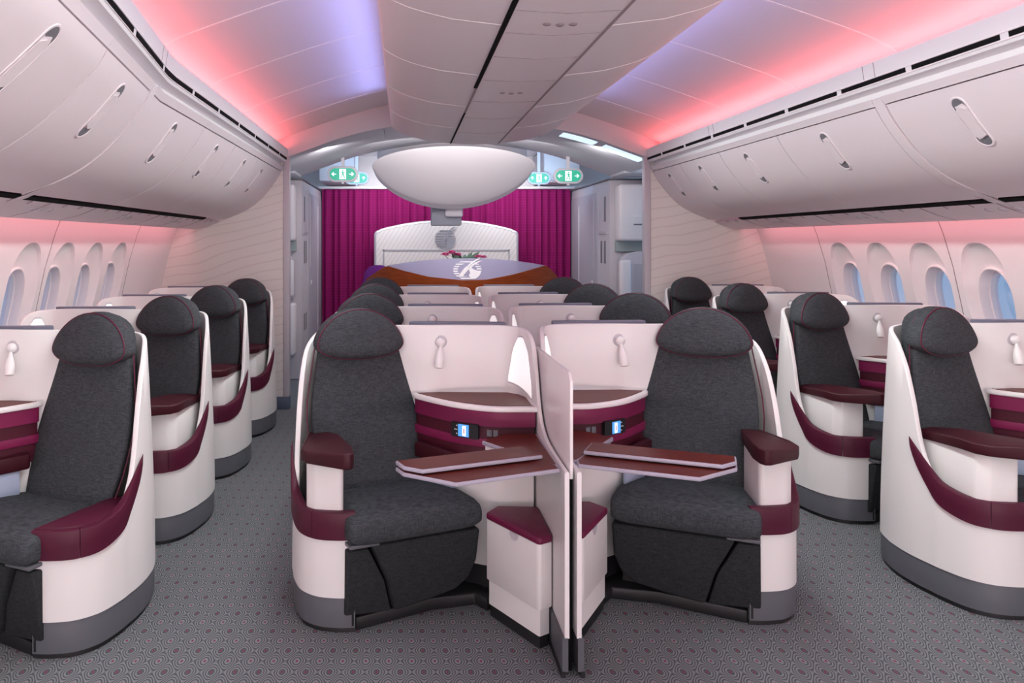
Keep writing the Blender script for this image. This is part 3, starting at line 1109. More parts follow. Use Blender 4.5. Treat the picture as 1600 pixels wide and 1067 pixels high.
    mb.tube([SP(hout(2 * PI * k / 44, 0.972)[0], vh - 0.006 + 0.20 * hout(2 * PI * k / 44, 0.972)[1], zc + hout(2 * PI * k / 44, 0.972)[1]) for k in range(44)], 0.0036, 6, True)
    B(mb, 'piping', M_PIPE, hd)
    # leg rest and side gusset
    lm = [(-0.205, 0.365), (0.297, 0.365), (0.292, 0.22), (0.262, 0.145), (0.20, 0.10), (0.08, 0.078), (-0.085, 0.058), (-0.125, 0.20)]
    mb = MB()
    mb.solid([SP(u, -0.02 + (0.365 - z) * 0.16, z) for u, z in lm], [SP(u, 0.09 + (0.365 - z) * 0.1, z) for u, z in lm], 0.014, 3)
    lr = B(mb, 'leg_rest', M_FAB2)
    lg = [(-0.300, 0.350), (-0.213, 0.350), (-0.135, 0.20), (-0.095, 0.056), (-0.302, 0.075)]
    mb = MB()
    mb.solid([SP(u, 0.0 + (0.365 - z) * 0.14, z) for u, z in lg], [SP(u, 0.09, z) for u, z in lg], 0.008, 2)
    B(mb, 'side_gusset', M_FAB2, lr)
    mb = MB()
    mb.solid(*[[SP(u, v, z) for u, z in ((-0.30, 0.362), (-0.17, 0.362), (-0.17, 0.378), (-0.30, 0.378))] for v in (-0.012, 0.06)], 0.004)
    B(mb, 'hinge_cover', M_PLINTH)
    # console beside the seat
    front = catmull([(-0.575, 3.72), (-0.545, 3.665), (-0.40, 3.50), (-0.235, 3.405), (-0.10, 3.398), (-0.034, 3.398)], 5)
    bkl = [(-0.034, 3.60), (-0.06, 3.68), (-0.115, 3.732), (-0.45, 3.745)]
    poly = ccw(front + bkl)
    mb = MB()
    mb.prism(offset_poly(poly, 0.022), 0.15, 0.62)
    B(mb, 'console_body', M_WHITE)
    mb = MB()
    mb.prism(offset_poly(poly, 0.030), 0.0, 0.152)
    B(mb, 'console_foot', M_BLACKPL)
    mb = MB()
    mb.prism(offset_poly(poly, 0.013), 0.60, 0.688)
    B(mb, 'console_apron', M_MAGD)
    mb = MB()
    mb.prism(offset_poly(poly, 0.004), 0.684, 0.722, 0.004)
    mb.prism(offset_poly(poly, 0.004), 0.778, 0.848)
    B(mb, 'console_fascia', M_MAG)
    mb = MB()
    mb.prism(offset_poly(poly, 0.012), 0.72, 0.780)
    B(mb, 'console_recess', M_MAGD)
    mb = MB()
    mb.prism(offset_poly(poly, -0.008), 0.846, 0.870, 0.007, 3)
    B(mb, 'shelf_rim', M_RIM)
    mb = MB()
    mb.prism(offset_poly(poly, 0.016), 0.866, 0.8725)
    B(mb, 'shelf_top', M_WOOD)
    # inner arm beside the console, pale niche beneath it
    mb = MB()
    mb.solid(*[[(x, y, z) for x, y in ccw([(-0.575, 3.625), (-0.40, 3.43), (-0.385, 3.45), (-0.55, 3.67)])] for z in (0.585, 0.655)], 0.012)
    B(mb, 'inner_armrest', M_BURGD)
    mb = MB()
    mb.solid(*[[(x, y, z) for x, y in ccw([(-0.535, 3.610), (-0.40, 3.462), (-0.39, 3.475), (-0.525, 3.625)])] for z in (0.46, 0.582)], 0.004)
    B(mb, 'niche_panel', M_NICHE)

    # handset in the recess
    def along(f, off, z):
        n_ = len(front) - 1
        a = f * n_
        i = min(int(a), n_ - 1)
        k = a - i
        p = Vector(front[i]) * (1 - k) + Vector(front[i + 1]) * k
        d = (Vector(front[i + 1]) - Vector(front[i])).normalized()
        nn_ = Vector((d.y, -d.x))
        if nn_.y > 0:
            nn_ = -nn_
        q = p + nn_ * off
        return (q.x, q.y, z)

    def plate(f0, f1, z0, z1, o0, o1, steps=4, sl=0.0):
        mb_ = MB()
        fs = [f0 + (f1 - f0) * k / steps for k in range(steps + 1)]
        mb_.ring_loft([[along(f, o0, z0), along(f, o1, z0 + 0.003), along(f, o1, z1 - 0.003), along(f, o0, z1)] for f in fs])
        return mb_
    hs = B(plate(0.400, 0.535, 0.716, 0.786, -0.014, 0.010), 'handset', M_BLACKPL)
    sc_ = B(plate(0.437, 0.489, 0.722, 0.780, 0.008, 0.0115, 2), 'screen', M_SCREEN, hs)
    B(plate(0.458, 0.476, 0.726, 0.774, 0.011, 0.0125, 1), 'screen_picture', M_SCREENW, hs)
    B(plate(0.465, 0.469, 0.738, 0.762, 0.0122, 0.0130, 1), 'screen_mark', M_RED, hs)
    for bf, bz in ((0.418, 0.752), (0.428, 0.770), (0.427, 0.752), (0.427, 0.734)):
        B(plate(bf, bf + 0.004, bz - 0.004, bz + 0.004, 0.009, 0.0118, 1), 'button', M_LAMP, hs)
    for f0 in (0.575, 0.612):
        B(plate(f0, f0 + 0.028, 0.732, 0.764, -0.014, -0.0095, 1), 'socket', M_GREYDD)
    # reading lamp on the shell wall
    lx, lz = -0.445, 1.118
    mb = MB()
    mb.lathe([(0.001, 0.0), (0.036, 0.0), (0.037, 0.006), (0.030, 0.012), (0.001, 0.014)], (lx, 3.742, lz), (0, -1, 0), 20)
    lamp = B(mb, 'reading_lamp', M_GREYPL)
    mb = MB()
    mb.lathe([(0.001, 0.0), (0.014, 0.002), (0.0215, 0.012), (0.0235, 0.020), (0.0215, 0.029), (0.012, 0.038), (0.001, 0.040)], (lx, 3.732, lz - 0.002), (0, -1, 0), 18)
    B(mb, 'ball_joint', M_LAMP, lamp)
    ax = Vector((-0.10, -0.30, -1)).normalized()
    mb = MB()
    mb.lathe([(0.001, 0.0), (0.007, 0.002), (0.0085, 0.018), (0.015, 0.040), (0.0205, 0.062), (0.0215, 0.090), (0.0195, 0.112), (0.014, 0.114), (0.001, 0.110)], (lx, 3.706, lz - 0.014), ax, 18)
    B(mb, 'lamp_head', M_LAMP, lamp)
    # lit frosted panel set into the curved corner of the shell
    idx = [i for i, p in enumerate(sm) if -0.115 < p[0] and p[1] > 3.50]
    fsel = [sm[i] for i in idx]
    nfs = len(fsel) - 1
    lens_t = [interp(k / nfs, [(0, 0.95), (0.12, 1.08), (0.3, 1.145), (0.5, 1.15), (0.75, 1.08), (1, 0.945)]) for k in range(nfs + 1)]
    lens_b = [interp(k / nfs, [(0, 0.925), (1, 0.885)]) for k in range(nfs + 1)]
    for nm, mt_, i0, i1, grow in (('glow_frame', M_GREYPL, 0.020, 0.0235, 0.008), ('glow_panel', M_GLOWW, 0.020, 0.0255, 0.0)):
        mb = MB()
        rings = []
        for k, p in enumerate(fsel):
            a, b_ = sm[idx[k] - 1], sm[min(idx[k] + 1, len(sm) - 1)]
            d = Vector((b_[0] - a[0], b_[1] - a[1])).normalized()
            nn_ = Vector((d.y, -d.x))
            zt_, zb_ = lens_t[k] + grow, lens_b[k] - grow
            ring = []
            for o_, z in ((i0, zb_), (i1, zb_ + 0.002), (i1, zt_ - 0.002), (i0, zt_)):
                ring.append((p[0] + nn_.x * o_, p[1] + nn_.y * o_, z))
            rings.append(ring)
        mb.ring_loft(rings)
        if nm == 'glow_frame':
            gf = B(mb, nm, mt_)
        else:
            B(mb, nm, mt_, gf)
    # monitor housing on the back of the shell
    mb = MB()
    mb.prism(ccw([(-0.60, 3.800), (-0.50, 3.776), (-0.12, 3.768), (-0.12, 3.80), (-0.58, 3.835)]), 0.80, 1.208, 0.006)
    B(mb, 'monitor_housing', M_MONITOR)
    # foot stool box with cushion in front of the console
    st = ccw([(-0.268, 3.285), (-0.100, 3.005), (-0.085, 2.998), (-0.036, 3.03), (-0.036, 3.36), (-0.21, 3.37)])
    mb = MB()
    mb.prism(st, 0.155, 0.415, 0.006)
    fb = B(mb, 'footstool_box', M_WHITE)
    mb = MB()
    mb.prism(offset_poly(st, 0.010), 0.05, 0.156)
    B(mb, 'footstool_base', M_WHITE, fb)
    mb = MB()
    mb.prism(offset_poly(st, 0.014), 0.0, 0.052)
    B(mb, 'footstool_kick', M_BLACKPL, fb)
    mb = MB()
    mb.prism(offset_poly(st, -0.002), 0.413, 0.442, 0.010, 3)
    B(mb, 'footstool_cushion', M_CUSH, fb)
    # finger notch on the front face of the box
    a = Vector((-0.268, 3.285))
    b_ = Vector((-0.100, 3.005))
    d = (b_ - a).normalized()
    nn_ = Vector((d.y, -d.x))
    if nn_.x > 0:
        nn_ = -nn_
    mb = MB()
    c0 = a + d * 0.185
    ring = []
    for k in range(13):
        an = PI + PI * k / 12
        q = c0 + d * 0.028 * math.cos(an)
        ring.append((q, 0.413 + 0.03 * math.sin(an)))
    mb.solid([(q.x + nn_.x * -0.002, q.y + nn_.y * -0.002, z) for q, z in ring], [(q.x + nn_.x * 0.0012, q.y + nn_.y * 0.0012, z) for q, z in ring])
    B(mb, 'finger_notch', M_GREYPL, fb)
    # fixed side table
    sd = ccw([(-0.290, 3.268), (-0.180, 3.392), (-0.034, 3.392), (-0.034, 2.90), (-0.060, 2.925)])
    mb = MB()
    mb.prism(offset_poly(sd, 0.012), 0.715, 0.735)
    stb = B(mb, 'side_table', M_RIM)
    mb = MB()
    mb.prism(sd, 0.735, 0.753, 0.005)
    B(mb, 'table_edge', M_EDGE, stb)
    mb = MB()
    mb.prism(offset_poly(sd, 0.008), 0.750, 0.7545)
    B(mb, 'table_top', M_WOOD, stb)
    if table:
        lo = ccw([(-0.655, 2.872), (-0.625, 2.800), (-0.440, 2.680), (-0.04, 2.850), (-0.045, 2.90), (-0.150, 3.085)])
        up = ccw([(-0.655, 2.880), (-0.625, 2.805), (-0.555, 2.760), (-0.085, 2.955), (-0.150, 3.090)])
        mb = MB()
        mb.prism(lo, 0.742, 0.757, 0.005)
        tt = B(mb, 'tray_table', M_EDGE)
        mb = MB()
        mb.prism(offset_poly(lo, 0.007), 0.752, 0.7585)
        B(mb, 'tray_surface', M_WOOD, tt)
        mb = MB()
        mb.prism(up, 0.764, 0.779, 0.005)
        lf = B(mb, 'folding_leaf', M_EDGE, tt)
        mb = MB()
        mb.prism(offset_poly(up, 0.007), 0.774, 0.7805)
        B(mb, 'leaf_surface', M_WOOD, tt)
        mb = MB()
        mb.prism(offset_poly(up, 0.02), 0.757, 0.766)
        B(mb, 'leaf_hinge', M_BLACKPL, tt)
    MIR = 1
    return t


PITCH = 1.10
COLS = {'LC': (-2.85, -0.20, -1), 'CL': (0.02, 0.0, 1), 'CR': (0.02, 0.06, -1), 'RC': (2.89, 0.10, 1)}
WHERE = {'LC': 'left window column', 'CL': 'middle pair, left-hand side', 'CR': 'middle pair, right-hand side', 'RC': 'right window column'}


def place(o, col, row):
    dx, dy, s = COLS[col]
    o.location = (dx + s * L0.x, L0.y + dy + PITCH * row, 0)


proto = {}
rowname = ['front', 'second', 'third', 'rearmost']
for col in ('LC', 'CL', 'CR', 'RC'):
    s = COLS[col][2]
    grp = 'charcoal seats in white shells, ' + WHERE[col]
    for row in range(4):
        lab = 'charcoal seat in white shell, %s row of the %s' % (rowname[row], WHERE[col])
        if row == 0 and col == 'LC':
            o = make_seat(s, lab + ', burgundy armrest lowered', grp, lowered=True)
        elif row == 0 and col in ('CL', 'CR'):
            o = make_seat(s, lab + ', tray table out', grp, table=True)
        elif s not in proto:
            o = make_seat(s, lab, grp)
            proto[s] = o
        else:
            o = copy_tree(proto[s])
            o['label'] = lab
            o['group'] = grp
        place(o, col, row)

# raised privacy screen between the two front middle seats
m = MB()
scr = [(2.84, 0.72), (2.84, 1.085), (2.875, 1.115), (3.58, 1.115), (3.62, 1.10), (3.62, 0.72)]
m.solid([(0.014, y, z) for y, z in scr], [(0.027, y, z) for y, z in scr], 0.004)
o = m.build('privacy_screen', M_RIM, origin=(0.02, 3.2, 0))
tag(o, 'white raised privacy screen between the two front middle seats', 'screen')
m = MB()
m.box(0.013, 0.027, 2.86, 3.70, 0.0, 0.735)
m.build('screen_slot', M_BLACK, o, origin=(0.02, 3.2, 0))

# ------------------------------------------------------------------ door zone behind the partitions
ARC = catmull([(1.86, 2.37), (1.55, 2.485), (1.16, 2.62), (0.78, 2.705), (0.35, 2.76), (0.0, 2.775)], 5)
a_lo = [(x, z) for x, z in ARC] + [(-x, z) for x, z in reversed(ARC[:-1])]
outer = [(1.90, 2.46)] + [(x, z) for x, z in DOME if z > 2.5] + [(0.0, 2.97)]
a_hi = outer + [(-x, z) for x, z in reversed(outer[:-1])]
m = MB()
for y in (YP,):
    pts_lo, pts_hi = a_lo, a_hi
    # band: loft between lower and upper curve resampled by x
    xs = [1.86 - 3.72 * k / 60 for k in range(61)]
    lo = [(x, interp(-x, [(-p[0], p[1]) for p in a_lo])) for x in xs]
    hi = [(x, max(interp(-x, [(-p[0], p[1]) for p in a_hi]), l[1] + 0.02)) for x, l in zip(xs, lo)]
    m.ring_loft([[(x, YP - 0.006, zl), (x, YP - 0.020, (zl * 0.3 + zh * 0.7)), (x, YP + 0.004, zh + 0.02), (x, YP + 0.1, zh + 0.02), (x, YP + 0.1, zl + 0.02), (x, YP + 0.03, zl - 0.006)] for (x, zl), (_, zh) in zip(lo, hi)])
o = m.build('trim_arch', M_ARCH)
struct(o, 'grey arch closing the domed cabin ceiling above the partitions', 'arch')
m = MB()
m.ring_loft([[(x, YP + 0.03, z), (x, 8.95, z - 0.01), (x, 8.95, z + 0.04), (x, YP + 0.05, z + 0.04)] for x, z in lo])
o2 = m.build('ceiling_vestibule', M_ARCH)
struct(o2, 'grey vaulted ceiling of the door zone', 'ceiling')
m = MB()
for sg in (-1, 1):
    for x in (0.80,):
        z = interp(-x, [(-p[0], p[1]) for p in a_lo]) - 0.004
        m.ring_loft([[(sg * x - 0.003, yy, z), (sg * x + 0.003, yy, z), (sg * x + 0.003, yy, z + 0.02), (sg * x - 0.003, yy, z + 0.02)] for yy in (YP + 0.04, 8.94)])
m.build('panel_joint', M_SEAM, o2)
for x0, x1 in ((0.95, 1.28), (1.36, 1.74)):
    m = MB()
    rr = []
    for k in range(7):
        x = x0 + (x1 - x0) * k / 6
        z = interp(-x, [(-p[0], p[1]) for p in a_lo])
        rr.append([(x, YP + 0.10, z - 0.008), (x, YP + 0.32, z - 0.008), (x, YP + 0.32, z + 0.01), (x, YP + 0.10, z + 0.01)])
    m.ring_loft(rr)
    o = m.build('ceiling_light', M_LEDPANEL, origin=((x0 + x1) / 2, YP + 0.2, 2.55))
    tag(o, 'pale lit ceiling panel under the arch, %s of two' % ('nearer the centre' if x0 < 1 else 'nearer the right partition'), 'ceiling light', 'lit ceiling panels of the door zone')

# upper back wall over the curtain, its rail, ceiling over the bar
m = MB()
m.box(-2.6, 2.6, YC + 0.10, YC + 0.15, 0, 3.0)
struct(m.build('wall_front', M_PANEL), 'pale blue-lit wall above the curtain', 'wall')
m = MB()
m.box(-2.6, 2.6, 8.9, YC + 0.15, 2.85, 2.9)
struct(m.build('ceiling_bar', M_PANEL), 'pale ceiling above the bar', 'ceiling')
m = MB()
for sg in (-1, 1):
    x0, x1 = sorted((sg * 1.26, sg * 1.74))
    m.box(x0, x1, 10.2, YC + 0.1, 2.42, 2.84, 0.02)
struct(m.build('trim_bulkhead', M_GREYPL), 'grey boxed corners beside the blue-lit wall', 'trim')
m = MB()
m.box(-1.83, 1.83, YC - 0.10, YC + 0.02, 2.365, 2.405, 0.012)
o = m.build('curtain_rail', M_TRIM, origin=(0, YC, 2.38))
tag(o, 'white rail carrying the magenta curtains', 'curtain rail')


def curtain(x0, x1, label):
    m = MB()
    n = int((x1 - x0) / 0.012)
    top, bot = [], []
    pts = []
    for k in range(n + 1):
        x = x0 + (x1 - x0) * k / n
        ph = x * 2 * PI / 0.105
        pts.append((x + 0.012 * math.sin(ph * 0.5), YC - 0.045 + 0.024 * math.sin(ph) + 0.010 * math.sin(ph * 0.37 + 1)))
    rings = []
    for z, k in ((2.362, 0.6), (2.0, 1.0), (1.0, 1.05), (0.02, 1.1)):
        f = [(x, YC - 0.045 + (y - YC + 0.045) * k, z) for x, y in pts]
        rings.append(f + [(x, y + 0.004, z) for x, y, z in reversed(f)])
    m.ring_loft(rings)
    o = m.build('curtain', M_CURT, smooth=80, origin=((x0 + x1) / 2, YC, 0))
    tag(o, label, 'curtain', 'magenta curtains behind the bar')


curtain(-1.775, -0.02, 'pleated magenta curtain left of the bar\'s back panel')
curtain(0.0, 1.772, 'pleated magenta curtain right of the bar\'s back panel')


# side cabinets (lavatory and stowage blocks)
def cabinet(sg, side):
    xi = 1.80
    base = (sg * 2.2, 9.9, 0)
    t = thing('side_cabinet', base, 'tall grey cabinet block with doors and folded jump seat, %s of the curtain' % side, 'cabinet', 'door zone cabinets')
    bx = lambda x0, x1: sorted((sg * x0, sg * x1))
    m = MB()
    a, b = bx(xi, 2.75)
    m.box(a, b, 8.95, YC + 0.09, 0, 2.335, 0.012)
    m.build('body', M_GREYPL, t, origin=base)
    m = MB()
    a, b = bx(xi - 0.012, xi + 0.05)
    m.box(a, b, 9.55, 10.95, 0.06, 2.22, 0.004)
    d = m.build('door', M_GREYD, t, origin=base)
    m = MB()
    a, b = bx(xi - 0.020, xi + 0.02)
    m.box(a, b, 10.45, 10.50, 0.06, 2.10, 0.003)
    m.box(a, b, 9.62, 9.66, 1.3, 2.18, 0.003)
    m.build('door_fold', M_GREYPL, d, origin=base)
    m = MB()
    a, b = bx(xi - 0.024, xi + 0.02)
    m.box(a, b, 9.70, 9.78, 1.05, 1.12, 0.004)
    m.build('handle', M_METAL, d, origin=base)
    m = MB()
    for y0, z0, z1 in ((9.12, 1.85, 2.15), (9.12, 1.35, 1.62), (9.28, 1.35, 1.62), (9.12, 0.55, 0.75), (9.28, 0.55, 0.75)):
        a, b = bx(xi - 0.006, xi + 0.02)
        m.box(a, b, y0, y0 + 0.06, z0, z1, 0.002)
    m.build('placard', M_GREYDD, t, origin=base)
    m = MB()
    a, b = bx(xi - 0.010, xi + 0.02)
    m.box(a, b, 9.05, 9.42, 1.70, 1.74, 0.003)
    m.box(a, b, 9.43, 9.49, 0.1, 2.25, 0.004)
    m.build('side_trim', M_GREYPL, t, origin=base)
    # front: upper box, niche and folded jump seat
    a, b = bx(1.86, 2.70)
    m = MB()
    m.box(a, b, 8.74, 8.97, 1.62, 2.27, 0.03, 3)
    up = m.build('upper_box', M_PANEL, t, origin=base)
    m = MB()
    a, b = bx(2.02, 2.12)
    m.box(a, b, 8.733, 8.745, 1.80, 1.815, 0.002)
    m.build('latch', M_GREYDD, up, origin=base)
    m = MB()
    m.box(a, b, 8.736, 8.745, 1.885, 1.915, 0.002)
    m.build('notice', M_TRIM, up, origin=base)
    m = MB()
    a, b = bx(1.86, 2.70)
    m.box(a, b, 8.90, 8.97, 1.50, 1.62)
    m.build('niche', mat('greenish_niche', (0.36, 0.42, 0.40), 0.6), t, origin=base)
    m = MB()
    js = [(1.88, 0.95), (1.88, 1.40), (1.96, 1.475), (2.10, 1.50), (2.40, 1.50), (2.70, 1.48), (2.70, 0.95)]
    m.solid([(sg * x, 8.80, z) for x, z in js], [(sg * x, 8.96, z) for x, z in js], 0.02, 3)
    j = m.build('jump_seat', M_GREYPL, t, origin=base)
    m = MB()
    a, b = bx(1.87, 2.01)
    m.box(a, b, 8.765, 8.83, 0.98, 1.40, 0.03, 3)
    m.build('jump_seat_pad', M_PANEL, j, origin=base)
    m = MB()
    a, b = bx(2.04, 2.66)
    m.box(a, b, 8.793, 8.81, 0.98, 1.36, 0.01)
    m.build('jump_seat_back', M_GREYD, j, origin=base)
    m = MB()
    a, b = bx(1.86, 2.70)
    m.box(a, b, 8.76, 8.97, 0.30, 0.90, 0.03, 3)
    m.build('lower_box', M_PANEL, t, origin=base)
    m = MB()
    a, b = bx(1.78, 2.72)
    m.box(a, b, 8.92, YC + 0.09, 2.335, 2.352, 0.003)
    m.build('cap_line', M_GREYDD, t, origin=base)
    # header box between cabinet and ceiling
    m = MB()
    a, b = bx(1.80, 2.75)
    m.box(a, b, 8.35, 8.93, 2.355, 2.47, 0.02)
    m.build('header', M_ARCH, t, origin=base)


cabinet(-1, 'left')
cabinet(1, 'right')


# exit signs
def pill(w_, h_, n=14):
    out = []
    r_ = h_ / 2
    for k in range(n + 1):
        a = -PI / 2 + PI * k / n
        out.append((w_ / 2 - r_ + r_ * math.cos(a), r_ * math.sin(a)))
    for k in range(n + 1):
        a = PI / 2 + PI * k / n
        out.append((-w_ / 2 + r_ + r_ * math.cos(a), r_ * math.sin(a)))
    return out


def exit_sign(x, y, z, w_, h_, arrows, label, mg):
    base = (x, y, z)
    t = thing('exit_sign', base, label, 'exit sign', 'green exit signs of the door zone')
    f0 = lambda px, pz, d: (x + px, y - d, z + pz)
    m = MB()
    m.solid([f0(px, pz, -0.02) for px, pz in pill(w_, h_)], [f0(px, pz, 0.012) for px, pz in pill(w_, h_)], 0.006)
    m.box(x - 0.014, x + 0.014, y - 0.006, y + 0.014, z - h_ / 2 - 0.018, z - h_ / 2 + 0.004)
    m.build('housing', M_SIGNF, t, origin=base)
    m = MB()
    zt_ = (interp(-abs(x), [(-p[0], p[1]) for p in ARC]) - 0.008) if y < 9 else 2.852
    m.box(x - 0.02, x + 0.02, y + 0.005, y + 0.017, z + h_ / 2 - 0.02, zt_)
    m.build('hanger', M_SIGNF, t, origin=base)
    m = MB()
    m.solid([f0(px, pz, 0.010) for px, pz in pill(w_ * 0.84, h_ * 0.74)], [f0(px, pz, 0.0145) for px, pz in pill(w_ * 0.84, h_ * 0.74)])
    m.build('face', mg, t, origin=base)
    q = h_ * 0.31
    m = MB()
    bw_ = q * 0.66
    flat(m, [(-bw_, -q), (bw_, -q), (bw_, q), (-bw_, q)], 0, 0.003, lambda a, b, d: f0(a, b, 0.0145 + d))
    m.build('doorway_symbol', M_SIGNW, t, origin=base)
    m = MB()
    ff = lambda a, b, d: f0(a * q, b * q, 0.0172 + d)
    head = [(0.02 + 0.16 * math.cos(2 * PI * k / 10), 0.70 + 0.16 * math.sin(2 * PI * k / 10)) for k in range(10)]
    for pl in (head, [(-0.14, 0.48), (0.16, 0.50), (0.20, 0.0), (-0.10, -0.08)],
               [(-0.10, -0.02), (0.10, -0.04), (-0.14, -0.48), (-0.50, -0.86), (-0.56, -0.68), (-0.28, -0.42)],
               [(0.0, 0.0), (0.20, 0.02), (0.34, -0.42), (0.52, -0.86), (0.34, -0.90), (0.14, -0.42)],
               [(-0.14, 0.48), (-0.12, 0.32), (-0.38, 0.16), (-0.52, 0.22)], [(0.14, 0.50), (0.14, 0.34), (0.44, 0.12), (0.52, 0.24)]):
        flat(m, pl, 0, 0.002, ff)
    m.build('running_figure', mg, t, origin=base)
    for sg in (-1, 1):
        m = MB()
        cx = sg * w_ * 0.285
        ar = [(0.9, 0.0), (0.10, 0.75), (-0.12, 0.55), (0.28, 0.14), (-0.85, 0.14), (-0.85, -0.14), (0.28, -0.14), (-0.12, -0.55), (0.10, -0.75)]
        sc_ = h_ * 0.17
        if arrows == 'side':
            pl = [(cx + sg * a * sc_, b * sc_) for a, b in ar]
        else:
            pl = [(cx + b * sc_, a * sc_) for a, b in ar]
        flat(m, pl, 0, 0.003, lambda a, b, d: f0(a, b, 0.0145 + d))
        m.build('arrow', M_SIGNW, t, origin=base)


exit_sign(-1.302, 8.70, 2.378, 0.355, 0.182, 'side', 'green exit sign with side arrows, left of the white canopy', M_GREEN)
exit_sign(-1.235, 10.16, 2.455, 0.330, 0.172, 'up', 'pale green exit sign with up arrows half hidden behind the left one', M_GREEN2)
exit_sign(1.262, 8.70, 2.357, 0.340, 0.176, 'side', 'green exit sign with side arrows near the right cabinet', M_GREEN)
exit_sign(1.185, 10.16, 2.455, 0.315, 0.168, 'up', 'pale green exit sign with up arrows beside the canopy\'s right tip', M_GREEN2)

# canopy over the bar
base = (-0.02, 9.0, 2.4)
t = thing('bar_canopy', base, 'large white oval canopy hanging from the ceiling above the bar', 'canopy')


def canopy_ring(sc_, dy, dz, bulge):
    r_ = []
    for k in range(64):
        a = 2 * PI * k / 64
        ca, sa = math.cos(a), math.sin(a)
        x = 0.955 * ca * sc_
        if sa >= 0:
            s_ = 0.20 * sa
        else:
            s_ = -0.435 * abs(sa) ** 1.35
        s_ *= sc_
        z = 2.49 + s_
        y = 8.85 - s_ * 1.1 + 0.10 * (x / 0.95) ** 2
        r_.append((-0.025 + x, y + dy - bulge, z + dz - bulge * 0.4))
    return r_


m = MB()
m.ring_loft([canopy_ring(s_, 0, 0, b_) for s_, b_ in ((0.02, 0.05), (0.3, 0.047), (0.6, 0.036), (0.85, 0.018), (0.97, 0.004), (1.0, -0.004))] + [canopy_ring(1.0, 0.02, -0.002, 0), canopy_ring(0.99, 0.05, -0.02, 0)])
m.build('face', M_PANEL, t, origin=base)
m = MB()
m.ring_loft([canopy_ring(0.985, 0.03, -0.012, 0), canopy_ring(0.975, 0.10, -0.055, 0), canopy_ring(0.95, 0.22, -0.05, 0), canopy_ring(0.94, 0.3, 0.3, 0)])
m.build('rim', M_GREYPL, t, origin=base)
base = (-0.08, 9.6, 1.95)
t = thing('ceiling_bracket', base, 'grey bracket box hanging below the canopy above the bar', 'bracket')
m = MB()
m.box(-0.262, 0.112, 9.55, 9.85, 1.815, 2.16, 0.012)
m.build('body', mat('blue_grey_bracket', (0.28, 0.29, 0.34), 0.5), t, origin=base)
m = MB()
m.box(-0.095, 0.125, 9.48, 9.60, 1.918, 2.16, 0.025, 3)
m.build('cover', M_GREYPL, t, origin=base)

# panel behind the bar with the silver emblem
base = (0, 10.75, 0)
t = thing('back_panel', base, 'cream arched panel with silver antelope roundel behind the bar', 'panel')
ar = [(-0.985, 0.0)] + [(-0.985 + 0.05 * (1 - math.cos(PI / 2 * k / 4)), 1.70 + 0.05 * math.sin(PI / 2 * k / 4)) for k in range(5)]
top = [(-0.9 + 1.8 * k / 16, 1.755 + 0.135 * (1 - ((-0.9 + 1.8 * k / 16) / 0.95) ** 2)) for k in range(17)]
prof = ar + top + [(-x, z) for x, z in reversed(ar)]
m = MB()
m.solid([(x - 0.015, 10.75, z) for x, z in prof], [(x - 0.015, 10.70, z) for x, z in prof])
m.build('board', M_DASH, t, origin=base)
m = MB()
m.tube([(x - 0.015, 10.725, z) for x, z in prof], 0.028, 8)
m.build('frame', M_METAL, t, origin=base)
m = MB()
m.box(-0.90, 0.87, 10.692, 10.705, 1.485, 1.503)
m.box(-0.90, -0.882, 10.692, 10.705, 0.8, 1.503)
m.box(0.852, 0.87, 10.692, 10.705, 0.8, 1.503)
m.build('inset_line', M_GREYD, t, origin=base)
fm = lambda a, b, d: (-0.03 + a * 0.142, 10.70 - d, 1.645 + b * 0.142)
st, hd = emblem_parts(fm, 0.016)
e_ = st.build('emblem_stripes', M_SILVER, t, origin=base, smooth=0)
hd.build('antelope_head', M_SILVER, t, origin=base, smooth=0)

# bar counter with glass screen
base = (0.04, 8.3, 0)
bar = thing('bar_counter', base, 'curved brown wooden bar with a lens-shaped glass screen behind the seats', 'bar')
BX0, BX1 = -1.02, 1.10
BCX = 0.04


def bar_y(x):
    return 7.95 + 0.42 * ((x - BCX) / 1.06) ** 2


def bar_top(x):
    return interp(x, [(-1.02, 1.20), (-0.95, 1.25), (-0.88, 1.30), (-0.79, 1.352), (-0.60, 1.30), (-0.35, 1.243), (0.0, 1.208), (0.25, 1.213), (0.55, 1.265), (0.80, 1.325), (0.92, 1.356), (1.0, 1.30), (1.06, 1.24), (1.10, 1.19)])


m = MB()
rings = []
for k in range(61):
    x = BX0 + (BX1 - BX0) * k / 60
    y = bar_y(x)
    rings.append([(x, y, 0), (x, y, bar_top(x)), (x, y + 0.05, bar_top(x)), (x, y + 0.05, 0)])
m.ring_loft(rings)
m.build('front_board', M_BARWOOD, bar, origin=base)
m = MB()
pts = [(BX0 + 0.03 + (BX1 - BX0 - 0.06) * k / 20, bar_y(BX0 + (BX1 - BX0) * k / 20) + 0.05) for k in range(21)]
m.prism(ccw(pts + [(BX1 - 0.1, 8.95), (BX0 + 0.1, 8.95)]), 1.08, 1.12)
m.build('worktop', M_PANEL, bar, origin=base)
m = MB()
m.box(BX0 + 0.12, BX1 - 0.12, 8.55, 8.90, 0.0, 1.08, 0.01)
m.build('cupboard', M_GREYPL, bar, origin=base)
m = MB()
rings = []
for k in range(49):
    x = -0.79 + 1.71 * k / 48
    c_ = (k / 48 - 0.5) * 2
    y = bar_y(x) + 0.018
    zt = 1.352 + 0.085 * (1 - c_ * c_)
    zb = min(bar_top(x) - 0.01, zt - 0.003)
    rings.append([(x, y, zb), (x, y, zt), (x, y + 0.012, zt), (x, y + 0.012, zb)])
m.ring_loft(rings)
gl = m.build('glass_screen', M_BARGLASS, bar, origin=base)
